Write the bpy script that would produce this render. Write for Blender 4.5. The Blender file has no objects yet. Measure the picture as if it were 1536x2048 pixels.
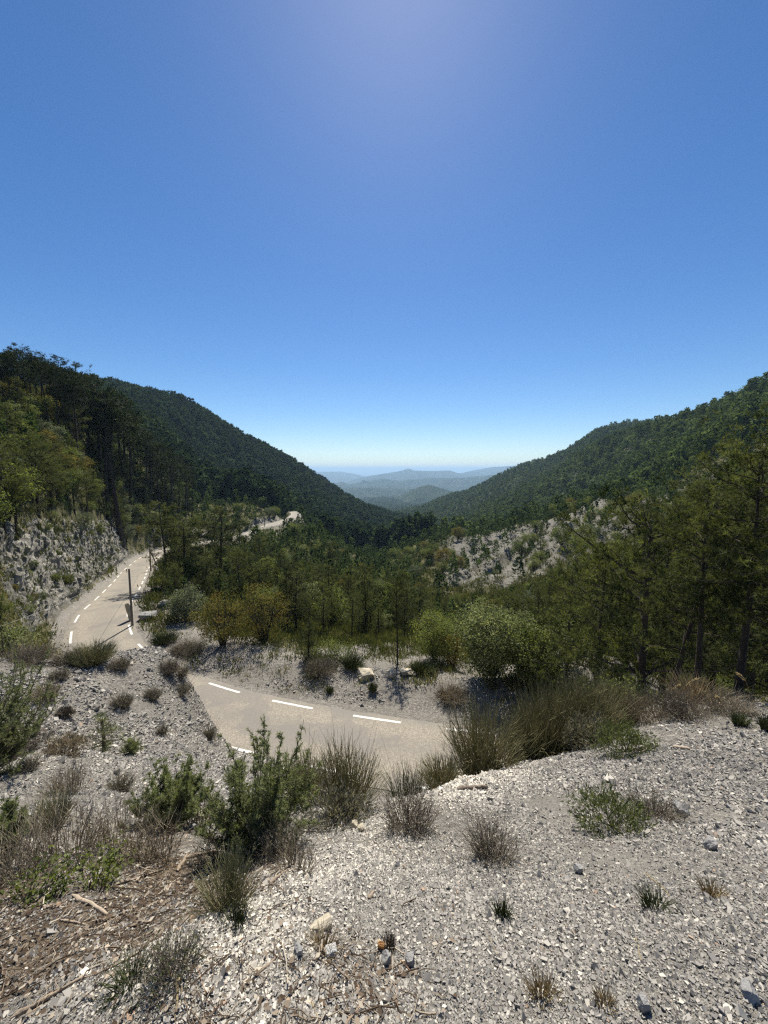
import bpy, math, time
import numpy as np
T0 = time.time()
rng = np.random.default_rng(7)
R = math.radians
sc = bpy.context.scene
col = sc.collection

# ---------------------------------------------------------------- camera, sky, sun, exposure
PITCH = R(6.24)
F = 769.0                                     # focal length in pixels of the 1536x2048 frame
cam_d = bpy.data.cameras.new('camera')
cam = bpy.data.objects.new('camera', cam_d)
col.objects.link(cam)
cam.location = (0, 0, 0)
cam.rotation_euler = (math.pi / 2 - PITCH, 0, 0)
cam_d.sensor_fit = 'VERTICAL'
cam_d.sensor_height = 36.0
cam_d.lens = 36.0 * F / 2048.0
cam_d.clip_start = 0.05
cam_d.clip_end = 90000
sc.camera = cam

SUN_EL, SUN_AZ = R(52.0), R(2.2)              # azimuth to the right of straight ahead (+Y)
w = bpy.data.worlds.new('World')
sc.world = w
w.use_nodes = True
nt = w.node_tree
nt.nodes.clear()
sky = nt.nodes.new('ShaderNodeTexSky')
sky.sky_type = 'NISHITA'
sky.sun_disc = False
sky.sun_elevation = SUN_EL
sky.sun_rotation = SUN_AZ
sky.altitude = 900
sky.air_density = 1.0
sky.dust_density = 0.32
sky.ozone_density = 3.6
bg = nt.nodes.new('ShaderNodeBackground')
bg.inputs['Strength'].default_value = 0.062
wo = nt.nodes.new('ShaderNodeOutputWorld')
hs = nt.nodes.new('ShaderNodeHueSaturation')
hs.inputs['Saturation'].default_value = 1.24
hs.inputs['Hue'].default_value = 0.503
nt.links.new(sky.outputs[0], hs.inputs['Color'])
nt.links.new(hs.outputs[0], bg.inputs[0])
nt.links.new(bg.outputs[0], wo.inputs[0])

sl = bpy.data.lights.new('sun', 'SUN')
sl.energy = 4.8
sl.angle = R(0.55)
sl.color = (1.0, 0.935, 0.82)
so = bpy.data.objects.new('sun', sl)
col.objects.link(so)
so.rotation_euler = (math.pi / 2 - SUN_EL, 0, math.pi - SUN_AZ)
# a sun lamp shines along its local -Z: towards the camera side (-Y) and down
sc.view_settings.view_transform = 'Standard'
sc.view_settings.look = 'None'
sc.view_settings.exposure = 0.9
sc.view_settings.gamma = 1.0
sc.cycles.volume_bounces = 0
sc.cycles.max_bounces = 6
sc.cycles.diffuse_bounces = 3
sc.cycles.transmission_bounces = 3
sc.cycles.use_denoising = False
sc.cycles.pixel_filter_type = 'BLACKMAN_HARRIS'
sc.cycles.filter_width = 1.3
sc.cycles.use_adaptive_sampling = False
sc.cycles.sample_clamp_indirect = 3.0

# ---------------------------------------------------------------- projection helpers
cP, sP = math.cos(PITCH), math.sin(PITCH)
def ray(px, py):
    u = (px - 768) / F; v = (py - 1024) / F
    return u, cP - v * sP, -(v * cP + sP)
def az_t(px, py):
    a, b, c = ray(px, py)
    return math.degrees(math.atan2(a, b)), c / math.hypot(a, b)
def project(X, Y, Z):
    zc = Y * cP - Z * sP
    yc = Y * sP + Z * cP
    return 768 + F * X / zc, 1024 - F * yc / zc, zc

# ---------------------------------------------------------------- numpy noise
_g = np.random.default_rng(99)
_perm = _g.permutation(1024)
_ang = _g.random(1024) * 2 * np.pi
_gx, _gy = np.cos(_ang), np.sin(_ang)
def perlin(x, y, seed=0):
    xi = np.floor(x).astype(np.int64); yi = np.floor(y).astype(np.int64)
    xf = x - xi; yf = y - yi
    u = xf * xf * xf * (xf * (xf * 6 - 15) + 10); v = yf * yf * yf * (yf * (yf * 6 - 15) + 10)
    def g(ix, iy, dx, dy):
        h = _perm[(_perm[(ix + seed * 131) & 1023] + iy) & 1023]
        return _gx[h] * dx + _gy[h] * dy
    a = g(xi, yi, xf, yf); b = g(xi + 1, yi, xf - 1, yf)
    c = g(xi, yi + 1, xf, yf - 1); d = g(xi + 1, yi + 1, xf - 1, yf - 1)
    return ((a + u * (b - a)) + v * ((c + u * (d - c)) - (a + u * (b - a)))) * 1.4
def fbm(x, y, octs=4, seed=0):
    s = 0; a = 1.0
    for i in range(octs):
        s = s + a * perlin(x * 2 ** i, y * 2 ** i, seed + i); a *= 0.5
    return s
def sstep(a, b, x):
    t = np.clip((x - a) / (b - a), 0, 1)
    return t * t * (3 - 2 * t)

# ---------------------------------------------------------------- road centre line (metres, eye at origin)
ROAD = np.array([(30, 10.5, -13.0), (20, 14.6, -13.9), (12, 17.0, -14.4), (4, 17.95, -14.5), (0.1, 18.75, -14.5), (-2.9, 19.45, -14.5), (-6.1, 20.35, -14.5),
    (-8.9, 21.25, -14.5), (-11.7, 22.4, -14.5), (-14.3, 23.7, -14.5), (-18.3, 26.2, -14.5), (-21.0, 28.3, -14.5), (-23.4, 30.7, -14.5),
    (-25.3, 33.0, -14.5), (-27.6, 36.2, -14.55), (-30.3, 40.6, -15.0), (-34.1, 47.7, -16.0), (-41.4, 60.9, -17.8), (-45.5, 68, -18.8),
    (-49.3, 74.7, -19.7), (-56, 89.2, -21.0), (-59, 98, -21.7), (-59.2, 106, -22.2), (-57.4, 116, -22.8), (-52.5, 138, -24.0), (-51, 150, -24.4),
    (-52.4, 165, -25.0), (-51.5, 180, -25.3), (-49, 198, -25.5), (-52, 225, -26), (-60, 250, -27)], float)
def catmull(P, n=14):
    out = []
    Q = np.vstack([2 * P[0] - P[1], P, 2 * P[-1] - P[-2]])
    for i in range(1, len(Q) - 2):
        for k in range(n):
            t = k / n
            a, b, c, d = Q[i - 1], Q[i], Q[i + 1], Q[i + 2]
            out.append(0.5 * ((2 * b) + (c - a) * t + (2 * a - 5 * b + 4 * c - d) * t * t + (3 * b - a - 3 * c + d) * t ** 3))
    out.append(Q[-2])
    return np.array(out)
RC = catmull(ROAD)
for _ in range(6):
    RC[1:-1] = 0.25 * RC[:-2] + 0.5 * RC[1:-1] + 0.25 * RC[2:]
seg = np.linalg.norm(np.diff(RC[:, :2], axis=0), axis=1)
RS = np.concatenate([[0], np.cumsum(seg)])
def resample(step):
    s = np.arange(0, RS[-1], step)
    return s, np.stack([np.interp(s, RS, RC[:, k]) for k in range(3)], 1)
rs_s, rs_p = resample(0.5)
rt = np.gradient(rs_p[:, :2], axis=0); rt /= np.linalg.norm(rt, axis=1)[:, None]
rn = np.stack([-rt[:, 1], rt[:, 0]], 1)       # left of travel; travel runs from the right of the photo to the far left
HALF = 2.62
def road_dist(X, Y):
    """distance to the centre line, signed side (+ = left of travel = camera side / cliff side), road height"""
    X = np.atleast_1d(X).astype(float); Y = np.atleast_1d(Y).astype(float)
    D = np.full(X.shape, 1e9); S = np.zeros(X.shape); Z = np.zeros(X.shape)
    ok = (X > -110) & (X < 60) & (Y > 2) & (Y < 290)
    idx = np.nonzero(ok.ravel())[0]
    xf, yf = X.ravel(), Y.ravel()
    Df, Sf, Zf = D.ravel(), S.ravel(), Z.ravel()
    for i in range(0, len(idx), 20000):
        j = idx[i:i + 20000]
        dx = xf[j, None] - rs_p[None, :, 0]; dy = yf[j, None] - rs_p[None, :, 1]
        d2 = dx * dx + dy * dy
        k = d2.argmin(1); a = np.arange(len(j))
        Df[j] = np.sqrt(d2[a, k]); Sf[j] = dx[a, k] * rn[k, 0] + dy[a, k] * rn[k, 1]; Zf[j] = rs_p[k, 2]
    return Df.reshape(X.shape), Sf.reshape(X.shape), Zf.reshape(X.shape)

# ---------------------------------------------------------------- terrain control points: (column, row, horizontal distance) of ground seen in the valley survey
CP = """768 2000 1.15;1450 1950 1.6;80 1950 1.9;768 1800 1.75;768 1700 2.6;768 1600 4.2;1400 1700 2.9;1100 1700 2.6;1100 1520 5.6;1300 1455 7.4
1500 1415 9;1500 1600 4.3;900 1570 4.9;660 1620 4.1;80 1800 2.6;300 1800 2.3;100 1650 4.2;400 1650 3.6;520 1660 3.5;200 1505 8.5;60 1503 8.5;400 1512 8;300 1580 6;100 1570 6
200 1440 12.5;200 1320 18;50 1320 18;-80 1320 18;345 1326 18.5;396 1352 18.5;432 1405 18;445 1470 16.5;500 1530 12;600 1600 6;60 1440 12.5;350 1440 13
768 1345 25.5;795 1325 28;700 1280 36;1000 1385 24;900 1365 24.5;470 1318 29.5;600 1338 26.5;320 1240 43;330 1180 58;350 1120 98;450 1280 36
480 1200 60;500 1130 100;560 1150 85;560 1075 168;620 1250 48;650 1180 80;650 1110 140;650 1078 190;700 1120 170;740 1150 150;760 1230 60;760 1170 110;800 1145 150;830 1160 130
1270 1006 185;1190 1012 180;1120 1036 185;1030 1064 190;880 1082 190;1000 1140 130;1130 1100 130;900 1180 110;900 1260 60;1000 1230 70;1000 1320 36
1200 1200 60;1200 1330 25;1250 1100 110;1000 1045 420;1100 1005 450;1300 965 300;1200 955 480;1400 840 430;1300 858 480;1200 910 520
1235 856 900;1185 872 920;1150 896 950;1040 940 1000;900 995 1150;840 1018 1300;1100 950 760;1000 1000 700;930 1020 800;1380 846 850;1300 852 880
1536 786 390;1450 900 230;1450 1000 150;1450 1110 80;1450 1220 58;1350 1050 140;1600 800 320;1700 780 300
255 800 520;380 828 560;480 882 600;560 924 620;620 957 640;700 1012 620;780 1052 560;840 1082 500;400 950 390;550 1010 390;700 1075 390;780 1100 340;450 1010 270;600 1050 280
330 965 235;350 930 280;300 880 310;30 800 88;150 858 104;250 925 128;330 985 160;0 850 72;0 1000 50;0 1120 40;80 1080 50;130 1045 57;230 1090 80;90 1180 43;90 1270 40;20 1290 36
200 1000 105;230 1060 90;100 950 72;100 880 83;300 1060 124;250 980 135;400 1040 165;450 1052 195;-150 900 60;-150 1100 40;520 1010 250"""
pts = []
for tok in CP.replace('\n', ';').split(';'):
    a, b, r = map(float, tok.split())
    az, t = az_t(a, b)
    pts.append((az, r, t * r))
# the parts that lie hidden behind crests: azimuth, distance, height
pts += [(0, 6.2, -6.5), (0, 11, -11.3), (0, 15, -14.2), (-10, 12, -11), (10, 8, -7.6), (12, 14, -13), (20, 10, -8.6), (24, 15, -13.2), (30, 11, -7.4), (32, 17, -12), (40, 11, -5.3), (44, 11.5, -5.3),
        (36, 11, -5.9), (41, 15, -8.5), (41, 28, -14), (48, 28, -13), (52, 11, -4.8), (60, 11, -4.3), (60, 4, -2.6), (60, 28, -12), (60, 70, -9),
        (-38, 10.6, -6.9), (-48, 10.6, -6.6), (-25, 10.6, -8.2), (-60, 10, -4.5), (-60, 18, -6), (-60, 4, -2.8), (-38, 27, -12.7), (-46, 27, -12.0), (-30, 24, -13.2), (-55, 30, -11),
        (-44, 120, 13), (-38, 150, 10), (-33, 165, 4), (-28, 190, -10), (-22, 200, -20), (-45, 200, 16), (-40, 250, 28), (-60, 60, 4), (-60, 110, 20), (-60, 300, 60), (-60, 900, 60),
        (-12, 235, -42), (-5, 235, -52), (2, 260, -56), (6, 330, -66), (8, 600, -95), (3, 900, -120), (0, 1500, -170), (-8, 1500, -170), (-20, 1500, -150), (-33, 900, 40), (-20, 900, 0), (-10, 900, -90), (-33, 1500, -60), (-60, 1500, -60),
        (14, 240, -44), (20, 250, -36), (27, 230, -24), (33, 225, -14), (22, 330, -45),
        (15, 1700, -160), (22, 1700, -100), (30, 1500, -40), (44, 700, 50), (60, 500, 60), (60, 1500, 0), (36, 600, 20), (44, 1500, -20)]
for a in (-60, -30, 0, 30, 60):
    pts += [(a, 0.5, -1.6), (a, 0.8, -1.62), (a, 3200, -230)]
pts = np.array(pts)
def uv(az, r):
    return np.stack([np.asarray(az) / 9.0, np.log(r) * 2.6], -1)
PC = uv(pts[:, 0], pts[:, 1]); PV = (pts[:, 2] + 1.6) / pts[:, 1]
def kern(a, b):
    d2 = ((a[:, None, :] - b[None, :, :]) ** 2).sum(-1)
    return np.sqrt(d2 + 0.10)
n = len(PC)
A = np.zeros((n + 3, n + 3)); A[:n, :n] = kern(PC, PC) - np.eye(n) * 0.02
A[:n, n] = 1; A[:n, n + 1:] = PC; A[n, :n] = 1; A[n + 1:, :n] = PC.T
WGT = np.linalg.solve(A, np.concatenate([PV, [0, 0, 0]]))

NA, NR = 560, 760
g_az = np.concatenate([np.linspace(-180, -64, 24)[:-1], np.linspace(-64, 64, NA), np.linspace(64, 180, 24)[1:]])
g_lr = np.linspace(math.log(0.45), math.log(3200), NR)
g_r = np.exp(g_lr)
AZ, RR = np.meshgrid(g_az, g_r, indexing='ij')
azc = np.clip(AZ, -62, 62)
q = uv(azc.ravel(), RR.ravel())
tt = np.empty(len(q))
for i in range(0, len(q), 40000):
    tt[i:i + 40000] = kern(q[i:i + 40000], PC) @ WGT[:n] + WGT[n] + q[i:i + 40000] @ WGT[n + 1:]
Zg = tt.reshape(AZ.shape) * RR - 1.6
behind = sstep(70, 140, np.abs(AZ))
Zg = Zg * (1 - behind) + behind * (-1.6 - 0.02 * RR)
Xg = RR * np.sin(np.radians(AZ)); Yg = RR * np.cos(np.radians(AZ))
# relief noise, finer octaves only where the grid can carry them
marl_m = sstep(90, 115, RR) * (1 - sstep(195, 215, RR)) * sstep(6, 11, AZ) * (1 - sstep(38, 46, AZ))
for lam, amp in ((130, 7.0), (60, 4.2), (26, 1.7), (11, 0.7), (4.5, 0.26), (1.8, 0.10), (0.7, 0.035), (0.28, 0.013)):
    wgt = sstep(0.010, 0.03, lam / RR * 0.5) * (1 - sstep(0.22, 0.6, lam / RR))
    nz = perlin(Xg / lam, Yg / lam, int(lam * 10))
    if lam in (60, 26, 11):
        nz = 0.5 * nz + 0.9 * (0.45 - np.abs(perlin(Xg / lam + 9.3, Yg / lam + 4.1, 7)) * 1.6)
    Zg += amp * nz * wgt
# the pale gravel crest climbing from lower left to upper right in front of the camera
CR = np.array([[r_ * math.sin(R(az_t(a_, b_)[0])), r_ * math.cos(R(az_t(a_, b_)[0]))] for a_, b_, r_ in ((420, 1900, 1.45), (620, 1770, 1.95), (800, 1660, 2.9), (960, 1580, 4.3), (1040, 1535, 5.2))])
def crest_d(X, Y):
    D = np.full(np.shape(X), 9.0)
    for a_, b_ in zip(CR[:-1], CR[1:]):
        v_ = b_ - a_; t_ = np.clip(((X - a_[0]) * v_[0] + (Y - a_[1]) * v_[1]) / (v_ @ v_), 0, 1)
        D = np.minimum(D, np.hypot(X - a_[0] - t_ * v_[0], Y - a_[1] - t_ * v_[1]))
    return D
cd_ = crest_d(Xg, Yg)
Zg += 0.13 * np.exp(-(cd_ / .38) ** 2) * (1 + .5 * perlin(Xg / .3, Yg / .3, 45))
# right shoulder of the scree spur, which hides part of the road
sa_, sr_ = R(az_t(362, 1345)[0]), 17.6
Zg += 0.75 * np.exp(-((Xg - sr_ * math.sin(sa_)) ** 2 + (Yg - sr_ * math.cos(sa_)) ** 2) / 2.4 ** 2)
# eroded ribs on the bare marl ridge: they run down towards the valley
rib = (Xg * 0.80 - Yg * 0.60)
ribn = np.abs(perlin(rib / 7.5, (Xg * .6 + Yg * .8) / 60, 31)) + 0.5 * np.abs(perlin(rib / 3.4, (Xg * .6 + Yg * .8) / 40, 32))
Zg += marl_m * (ribn - 0.35) * 4.2
RD, RSD, RZ = road_dist(Xg, Yg)
left_side = RSD > 0
cliff_m = left_side * sstep(2.7, 3.5, RD) * (1 - sstep(8, 14, RD)) * sstep(30, 37, Yg) * (1 - sstep(98, 125, Yg))
cliff_m = cliff_m * (1 - sstep(8.0, 12, Zg - RZ + 2.0 * perlin(Xg / 4, Yg / 4, 54)))
cut_far = left_side * sstep(2.8, 4.0, RD) * (1 - sstep(8, 13, RD)) * sstep(118, 130, Yg) * (1 - sstep(205, 230, Yg))
rk = np.abs(perlin(Xg / 3.2, Yg / 3.2, 51)) * 2 + np.abs(perlin(Xg / 1.3, Yg / 1.3, 52)) * 0.9 + np.abs(perlin(Xg / .6, Yg / .6, 53)) * .35
Zg += (cliff_m + cut_far) * (rk - 0.7) * 1.5
# berm of spoil along the valley side of the road
bx = (~left_side) * sstep(-20.5, -17, Xg) * (1 - sstep(10, 14, Xg)) * sstep(15, 18, Yg)
berm_h = 0.75 + 0.5 * perlin(Xg / 5, Yg / 5, 61) + 0.25 * perlin(Xg / 1.6, Yg / 1.6, 62)
near = RD < 40
wr = np.where(left_side, np.where(Xg < -26, 5.0, 3.2), 6.0)
wr = wr + 0.5 * perlin(Xg / 3, Yg / 3, 63)
k = sstep(HALF + 0.35, HALF + 0.35 + wr, RD)
Zg = np.where(near, RZ - 0.05 + (Zg - RZ + 0.05) * k, Zg)
bw = bx * sstep(3.4, 6.4, RD) * (1 - sstep(6.4, 9.5, RD))
Zg += bw * berm_h * 0.45
def grid_idx(az, r):
    fa = np.interp(az, g_az, np.arange(len(g_az))); fr = np.clip((np.log(np.maximum(r, 0.46)) - g_lr[0]) / (g_lr[1] - g_lr[0]), 0, NR - 1.001)
    return fa, fr
def bil(G, az, r):
    fa, fr = grid_idx(az, r)
    i = np.clip(fa.astype(int), 0, len(g_az) - 2); j = np.clip(fr.astype(int), 0, NR - 2)
    u = fa - i; v = fr - j
    return G[i, j] * (1 - u) * (1 - v) + G[i + 1, j] * u * (1 - v) + G[i, j + 1] * (1 - u) * v + G[i + 1, j + 1] * u * v
def ground_z(X, Y):
    X = np.asarray(X, float); Y = np.asarray(Y, float)
    return bil(Zg, np.degrees(np.arctan2(X, Y)), np.hypot(X, Y))
Tg = Zg / RR
TMAX = np.maximum.accumulate(Tg, axis=1)
def hit(px, py, rmin=0.6, rmax=3000):
    """where the line of sight first meets the ground"""
    az, t = az_t(px, py)
    rr = np.exp(np.linspace(math.log(rmin), math.log(rmax), 3000))
    z = bil(Zg, np.full(rr.shape, az), rr)
    ok = np.nonzero(z >= t * rr)[0]
    r = rr[ok[0]] if len(ok) else rmax
    zz = float(bil(Zg, np.array([az]), np.array([r]))[0])
    return np.array([r * math.sin(R(az)), r * math.cos(R(az)), zz])
def at_r(px, py, r):
    az, t = az_t(px, py)
    x, y = r * math.sin(R(az)), r * math.cos(R(az))
    return np.array([x, y, float(ground_z(x, y))])
def visible(X, Y, h):
    az = np.degrees(np.arctan2(X, Y)); r = np.hypot(X, Y)
    return (ground_z(X, Y) + h) / r > bil(TMAX, az, r * 0.985) - 1e-4

# ---------------------------------------------------------------- mesh helpers
def mk(name, verts, faces, mat, parent=None, loc=None, attrs=None, smooth=False, link=True):
    """faces: array (n,3) or (n,4), or a list of such arrays; one mesh object"""
    me = bpy.data.meshes.new(name)
    verts = np.asarray(verts, np.float32).reshape(-1, 3)
    fl = faces if isinstance(faces, (list, tuple)) else [faces]
    fl = [np.asarray(f, np.int32) for f in fl if len(f)]
    lv = np.concatenate([f.ravel() for f in fl]); cnt = np.concatenate([np.full(len(f), f.shape[1], np.int32) for f in fl])
    st = np.concatenate([[0], np.cumsum(cnt)[:-1]]).astype(np.int32)
    me.vertices.add(len(verts)); me.vertices.foreach_set('co', verts.ravel())
    me.loops.add(len(lv)); me.loops.foreach_set('vertex_index', lv)
    me.polygons.add(len(cnt)); me.polygons.foreach_set('loop_start', st); me.polygons.foreach_set('loop_total', cnt)
    me.polygons.foreach_set('use_smooth', np.full(len(cnt), bool(smooth)))
    me.update(calc_edges=True)
    if attrs:
        for an, av in attrs.items():
            av = np.asarray(av, np.float32)
            if av.ndim == 1:
                a = me.attributes.new(an, 'FLOAT', 'POINT'); a.data.foreach_set('value', av)
            else:
                a = me.attributes.new(an, 'FLOAT_COLOR', 'POINT')
                a.data.foreach_set('color', np.concatenate([av, np.ones((len(av), 1), np.float32)], 1).ravel())
    for m in (mat if isinstance(mat, (list, tuple)) else [mat]):
        me.materials.append(m)
    o = bpy.data.objects.new(name, me)
    if link:
        col.objects.link(o)
    if parent is not None:
        o.parent = parent
    if loc is not None:
        o.location = [float(c) for c in loc]
    return o
def tag(o, label=None, cat=None, group=None, kind=None):
    if label: o['label'] = label
    if cat: o['category'] = cat
    if group: o['group'] = group
    if kind: o['kind'] = kind
    return o
def empty(name, loc, rz=0.0):
    o = bpy.data.objects.new(name, None)
    o.empty_display_size = 0.2
    col.objects.link(o); o.location = [float(c) for c in loc]; o.rotation_euler = (0, 0, rz)
    return o
class Geo:
    """collects vertices and faces of one mesh"""
    def __init__(s): s.v, s.t, s.q, s.a, s.n = [], [], [], [], 0
    def add(s, v, t=None, q=None, a=None):
        v = np.asarray(v, np.float32).reshape(-1, 3)
        if t is not None: s.t.append(np.asarray(t, np.int64) + s.n)
        if q is not None: s.q.append(np.asarray(q, np.int64) + s.n)
        s.v.append(v); s.n += len(v)
        s.a.append(np.broadcast_to(np.asarray(0.5 if a is None else a, np.float32), (len(v),)))
        return s
    def build(s, name, mat, parent=None, loc=None, smooth=False, link=True):
        f = []
        if s.t: f.append(np.concatenate(s.t))
        if s.q: f.append(np.concatenate(s.q))
        return mk(name, np.concatenate(s.v), f, mat, parent, loc, {'tint': np.concatenate(s.a)}, smooth, link)
def tubes(P, rad, sides=3, a=None):
    """P (N,M,3) polylines, rad (N,M): tapered tubes"""
    P = np.asarray(P, float); N, M, _ = P.shape
    rad = np.broadcast_to(rad, (N, M))
    d = np.gradient(P, axis=1); d /= np.linalg.norm(d, axis=2, keepdims=True) + 1e-9
    up = np.where(np.abs(d[..., 2:3]) > 0.9, np.array([1., 0, 0]), np.array([0, 0, 1.]))
    s1 = np.cross(d, up); s1 /= np.linalg.norm(s1, axis=2, keepdims=True) + 1e-9
    s2 = np.cross(d, s1)
    th = np.arange(sides) * 2 * np.pi / sides
    V = P[:, :, None, :] + rad[:, :, None, None] * (np.cos(th)[None, None, :, None] * s1[:, :, None, :] + np.sin(th)[None, None, :, None] * s2[:, :, None, :])
    idx = np.arange(N * M * sides).reshape(N, M, sides)
    q = np.stack([idx[:, :-1, :], np.roll(idx, -1, 2)[:, :-1, :], np.roll(idx, -1, 2)[:, 1:, :], idx[:, 1:, :]], -1).reshape(-1, 4)
    aa = None
    if a is not None:
        aa = np.repeat(np.broadcast_to(a, (N,)), M * sides)
    return V.reshape(-1, 3), q, aa
def tris(c, d, w, a):
    """slim needle or leaf triangles: centre c, direction*length d, half-width vector w"""
    V = np.stack([c - w, c + w, c + d], 1).reshape(-1, 3)
    return V, np.arange(len(V)).reshape(-1, 3), np.repeat(a, 3)
def rnd_unit(n, g=rng):
    v = g.normal(size=(n, 3)); return v / np.linalg.norm(v, axis=1, keepdims=True)
def rhombi(c, d, w, a):
    V = np.stack([c, c + d * 0.5 + w, c + d, c + d * 0.5 - w], 1).reshape(-1, 3)
    return V, np.arange(len(V)).reshape(-1, 4), np.repeat(a, 4)

# ---------------------------------------------------------------- material helpers
def mat_new(name):
    m = bpy.data.materials.new(name); m.use_nodes = True
    m.node_tree.nodes.clear()
    return m, m.node_tree
def N(nt, typ, **kw):
    nd = nt.nodes.new(typ)
    ins = kw.pop('ins', {})
    for k_, v_ in kw.items(): setattr(nd, k_, v_)
    for k_, v_ in ins.items():
        if hasattr(v_, 'is_output') or isinstance(v_, bpy.types.NodeSocket): nt.links.new(v_, nd.inputs[k_])
        else: nd.inputs[k_].default_value = v_
    return nd
def ramp(nt, fac, stops, interp='LINEAR'):
    r = nt.nodes.new('ShaderNodeValToRGB'); r.color_ramp.interpolation = interp
    e = r.color_ramp.elements
    while len(e) < len(stops): e.new(0.5)
    for el, (p, c) in zip(e, stops):
        el.position = p; el.color = (c[0], c[1], c[2], 1) if hasattr(c, '__len__') else (c, c, c, 1)
    nt.links.new(fac, r.inputs[0]); return r.outputs[0]
def mixc(nt, fac, a, b, mode='MIX'):
    m = nt.nodes.new('ShaderNodeMix'); m.data_type = 'RGBA'; m.blend_type = mode
    for s, v in ((0, fac), (6, a), (7, b)):
        if isinstance(v, bpy.types.NodeSocket): nt.links.new(v, m.inputs[s])
        elif s == 0: m.inputs[0].default_value = v
        else: m.inputs[s].default_value = (v[0], v[1], v[2], 1)
    return m.outputs[2]
def math_n(nt, op, a, b=0.0, c=None, clamp=False):
    m = nt.nodes.new('ShaderNodeMath'); m.operation = op; m.use_clamp = clamp
    for i, v in enumerate((a, b) if c is None else (a, b, c)):
        if isinstance(v, bpy.types.NodeSocket): nt.links.new(v, m.inputs[i])
        else: m.inputs[i].default_value = v
    return m.outputs[0]
def attr(nt, name, vec=False):
    a = nt.nodes.new('ShaderNodeAttribute'); a.attribute_name = name
    return a.outputs['Color' if vec else 'Fac']
def noise(nt, co, scale, detail=4, rough=0.55, dist=0.0):
    nn = nt.nodes.new('ShaderNodeTexNoise'); nn.inputs['Scale'].default_value = scale
    nn.inputs['Detail'].default_value = detail; nn.inputs['Roughness'].default_value = rough; nn.inputs['Distortion'].default_value = dist
    nt.links.new(co, nn.inputs['Vector']); return nn.outputs['Fac']
def vor(nt, co, scale, feature='F1', out='Distance'):
    v = nt.nodes.new('ShaderNodeTexVoronoi'); v.feature = feature; v.inputs['Scale'].default_value = scale
    nt.links.new(co, v.inputs['Vector']); return v.outputs[out]
def foliage(name, dark, light, trans=0.25, tcol=None, rough=0.7, objvar=0.3, extra=None, spec=0.12):
    m, t = mat_new(name)
    f = attr(t, 'tint')
    oi = t.nodes.new('ShaderNodeObjectInfo')
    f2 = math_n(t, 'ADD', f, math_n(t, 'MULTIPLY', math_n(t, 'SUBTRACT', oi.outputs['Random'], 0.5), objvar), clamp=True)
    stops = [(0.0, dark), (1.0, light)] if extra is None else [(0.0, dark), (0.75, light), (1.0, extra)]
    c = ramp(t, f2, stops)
    p = N(t, 'ShaderNodeBsdfPrincipled', ins={'Base Color': c, 'Roughness': rough, 'Specular IOR Level': spec})
    o = t.nodes.new('ShaderNodeOutputMaterial')
    tr = N(t, 'ShaderNodeBsdfTranslucent', ins={'Color': mixc(t, 1.0, c, tcol or (1.3, 1.3, 0.7), 'MULTIPLY')})
    ms = N(t, 'ShaderNodeMixShader', ins={0: trans})
    t.links.new(p.outputs[0], ms.inputs[1]); t.links.new(tr.outputs[0], ms.inputs[2]); t.links.new(ms.outputs[0], o.inputs[0])
    return m
def simple(name, c1, c2, scale=6, rough=0.9, bump=0.3, stretch=(1, 1, 1), bscale=None):
    m, t = mat_new(name)
    tc = t.nodes.new('ShaderNodeTexCoord')
    mp = N(t, 'ShaderNodeMapping', ins={'Vector': tc.outputs['Object'], 'Scale': stretch})
    f = noise(t, mp.outputs[0], scale, 6, 0.65)
    c = ramp(t, f, [(0.3, c1), (0.7, c2)])
    b = N(t, 'ShaderNodeBump', ins={'Height': noise(t, mp.outputs[0], bscale or scale * 3, 5, 0.7), 'Strength': bump, 'Distance': 0.02})
    p = N(t, 'ShaderNodeBsdfPrincipled', ins={'Base Color': c, 'Roughness': rough, 'Normal': b.outputs[0], 'Specular IOR Level': 0.25})
    o = t.nodes.new('ShaderNodeOutputMaterial'); t.links.new(p.outputs[0], o.inputs[0])
    return m
def tinted(name, stops, rough=0.9, spec=0.2):
    m, t = mat_new(name)
    c = ramp(t, attr(t, 'tint'), stops)
    p = N(t, 'ShaderNodeBsdfPrincipled', ins={'Base Color': c, 'Roughness': rough, 'Specular IOR Level': spec})
    o = t.nodes.new('ShaderNodeOutputMaterial'); t.links.new(p.outputs[0], o.inputs[0])
    return m

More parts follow.
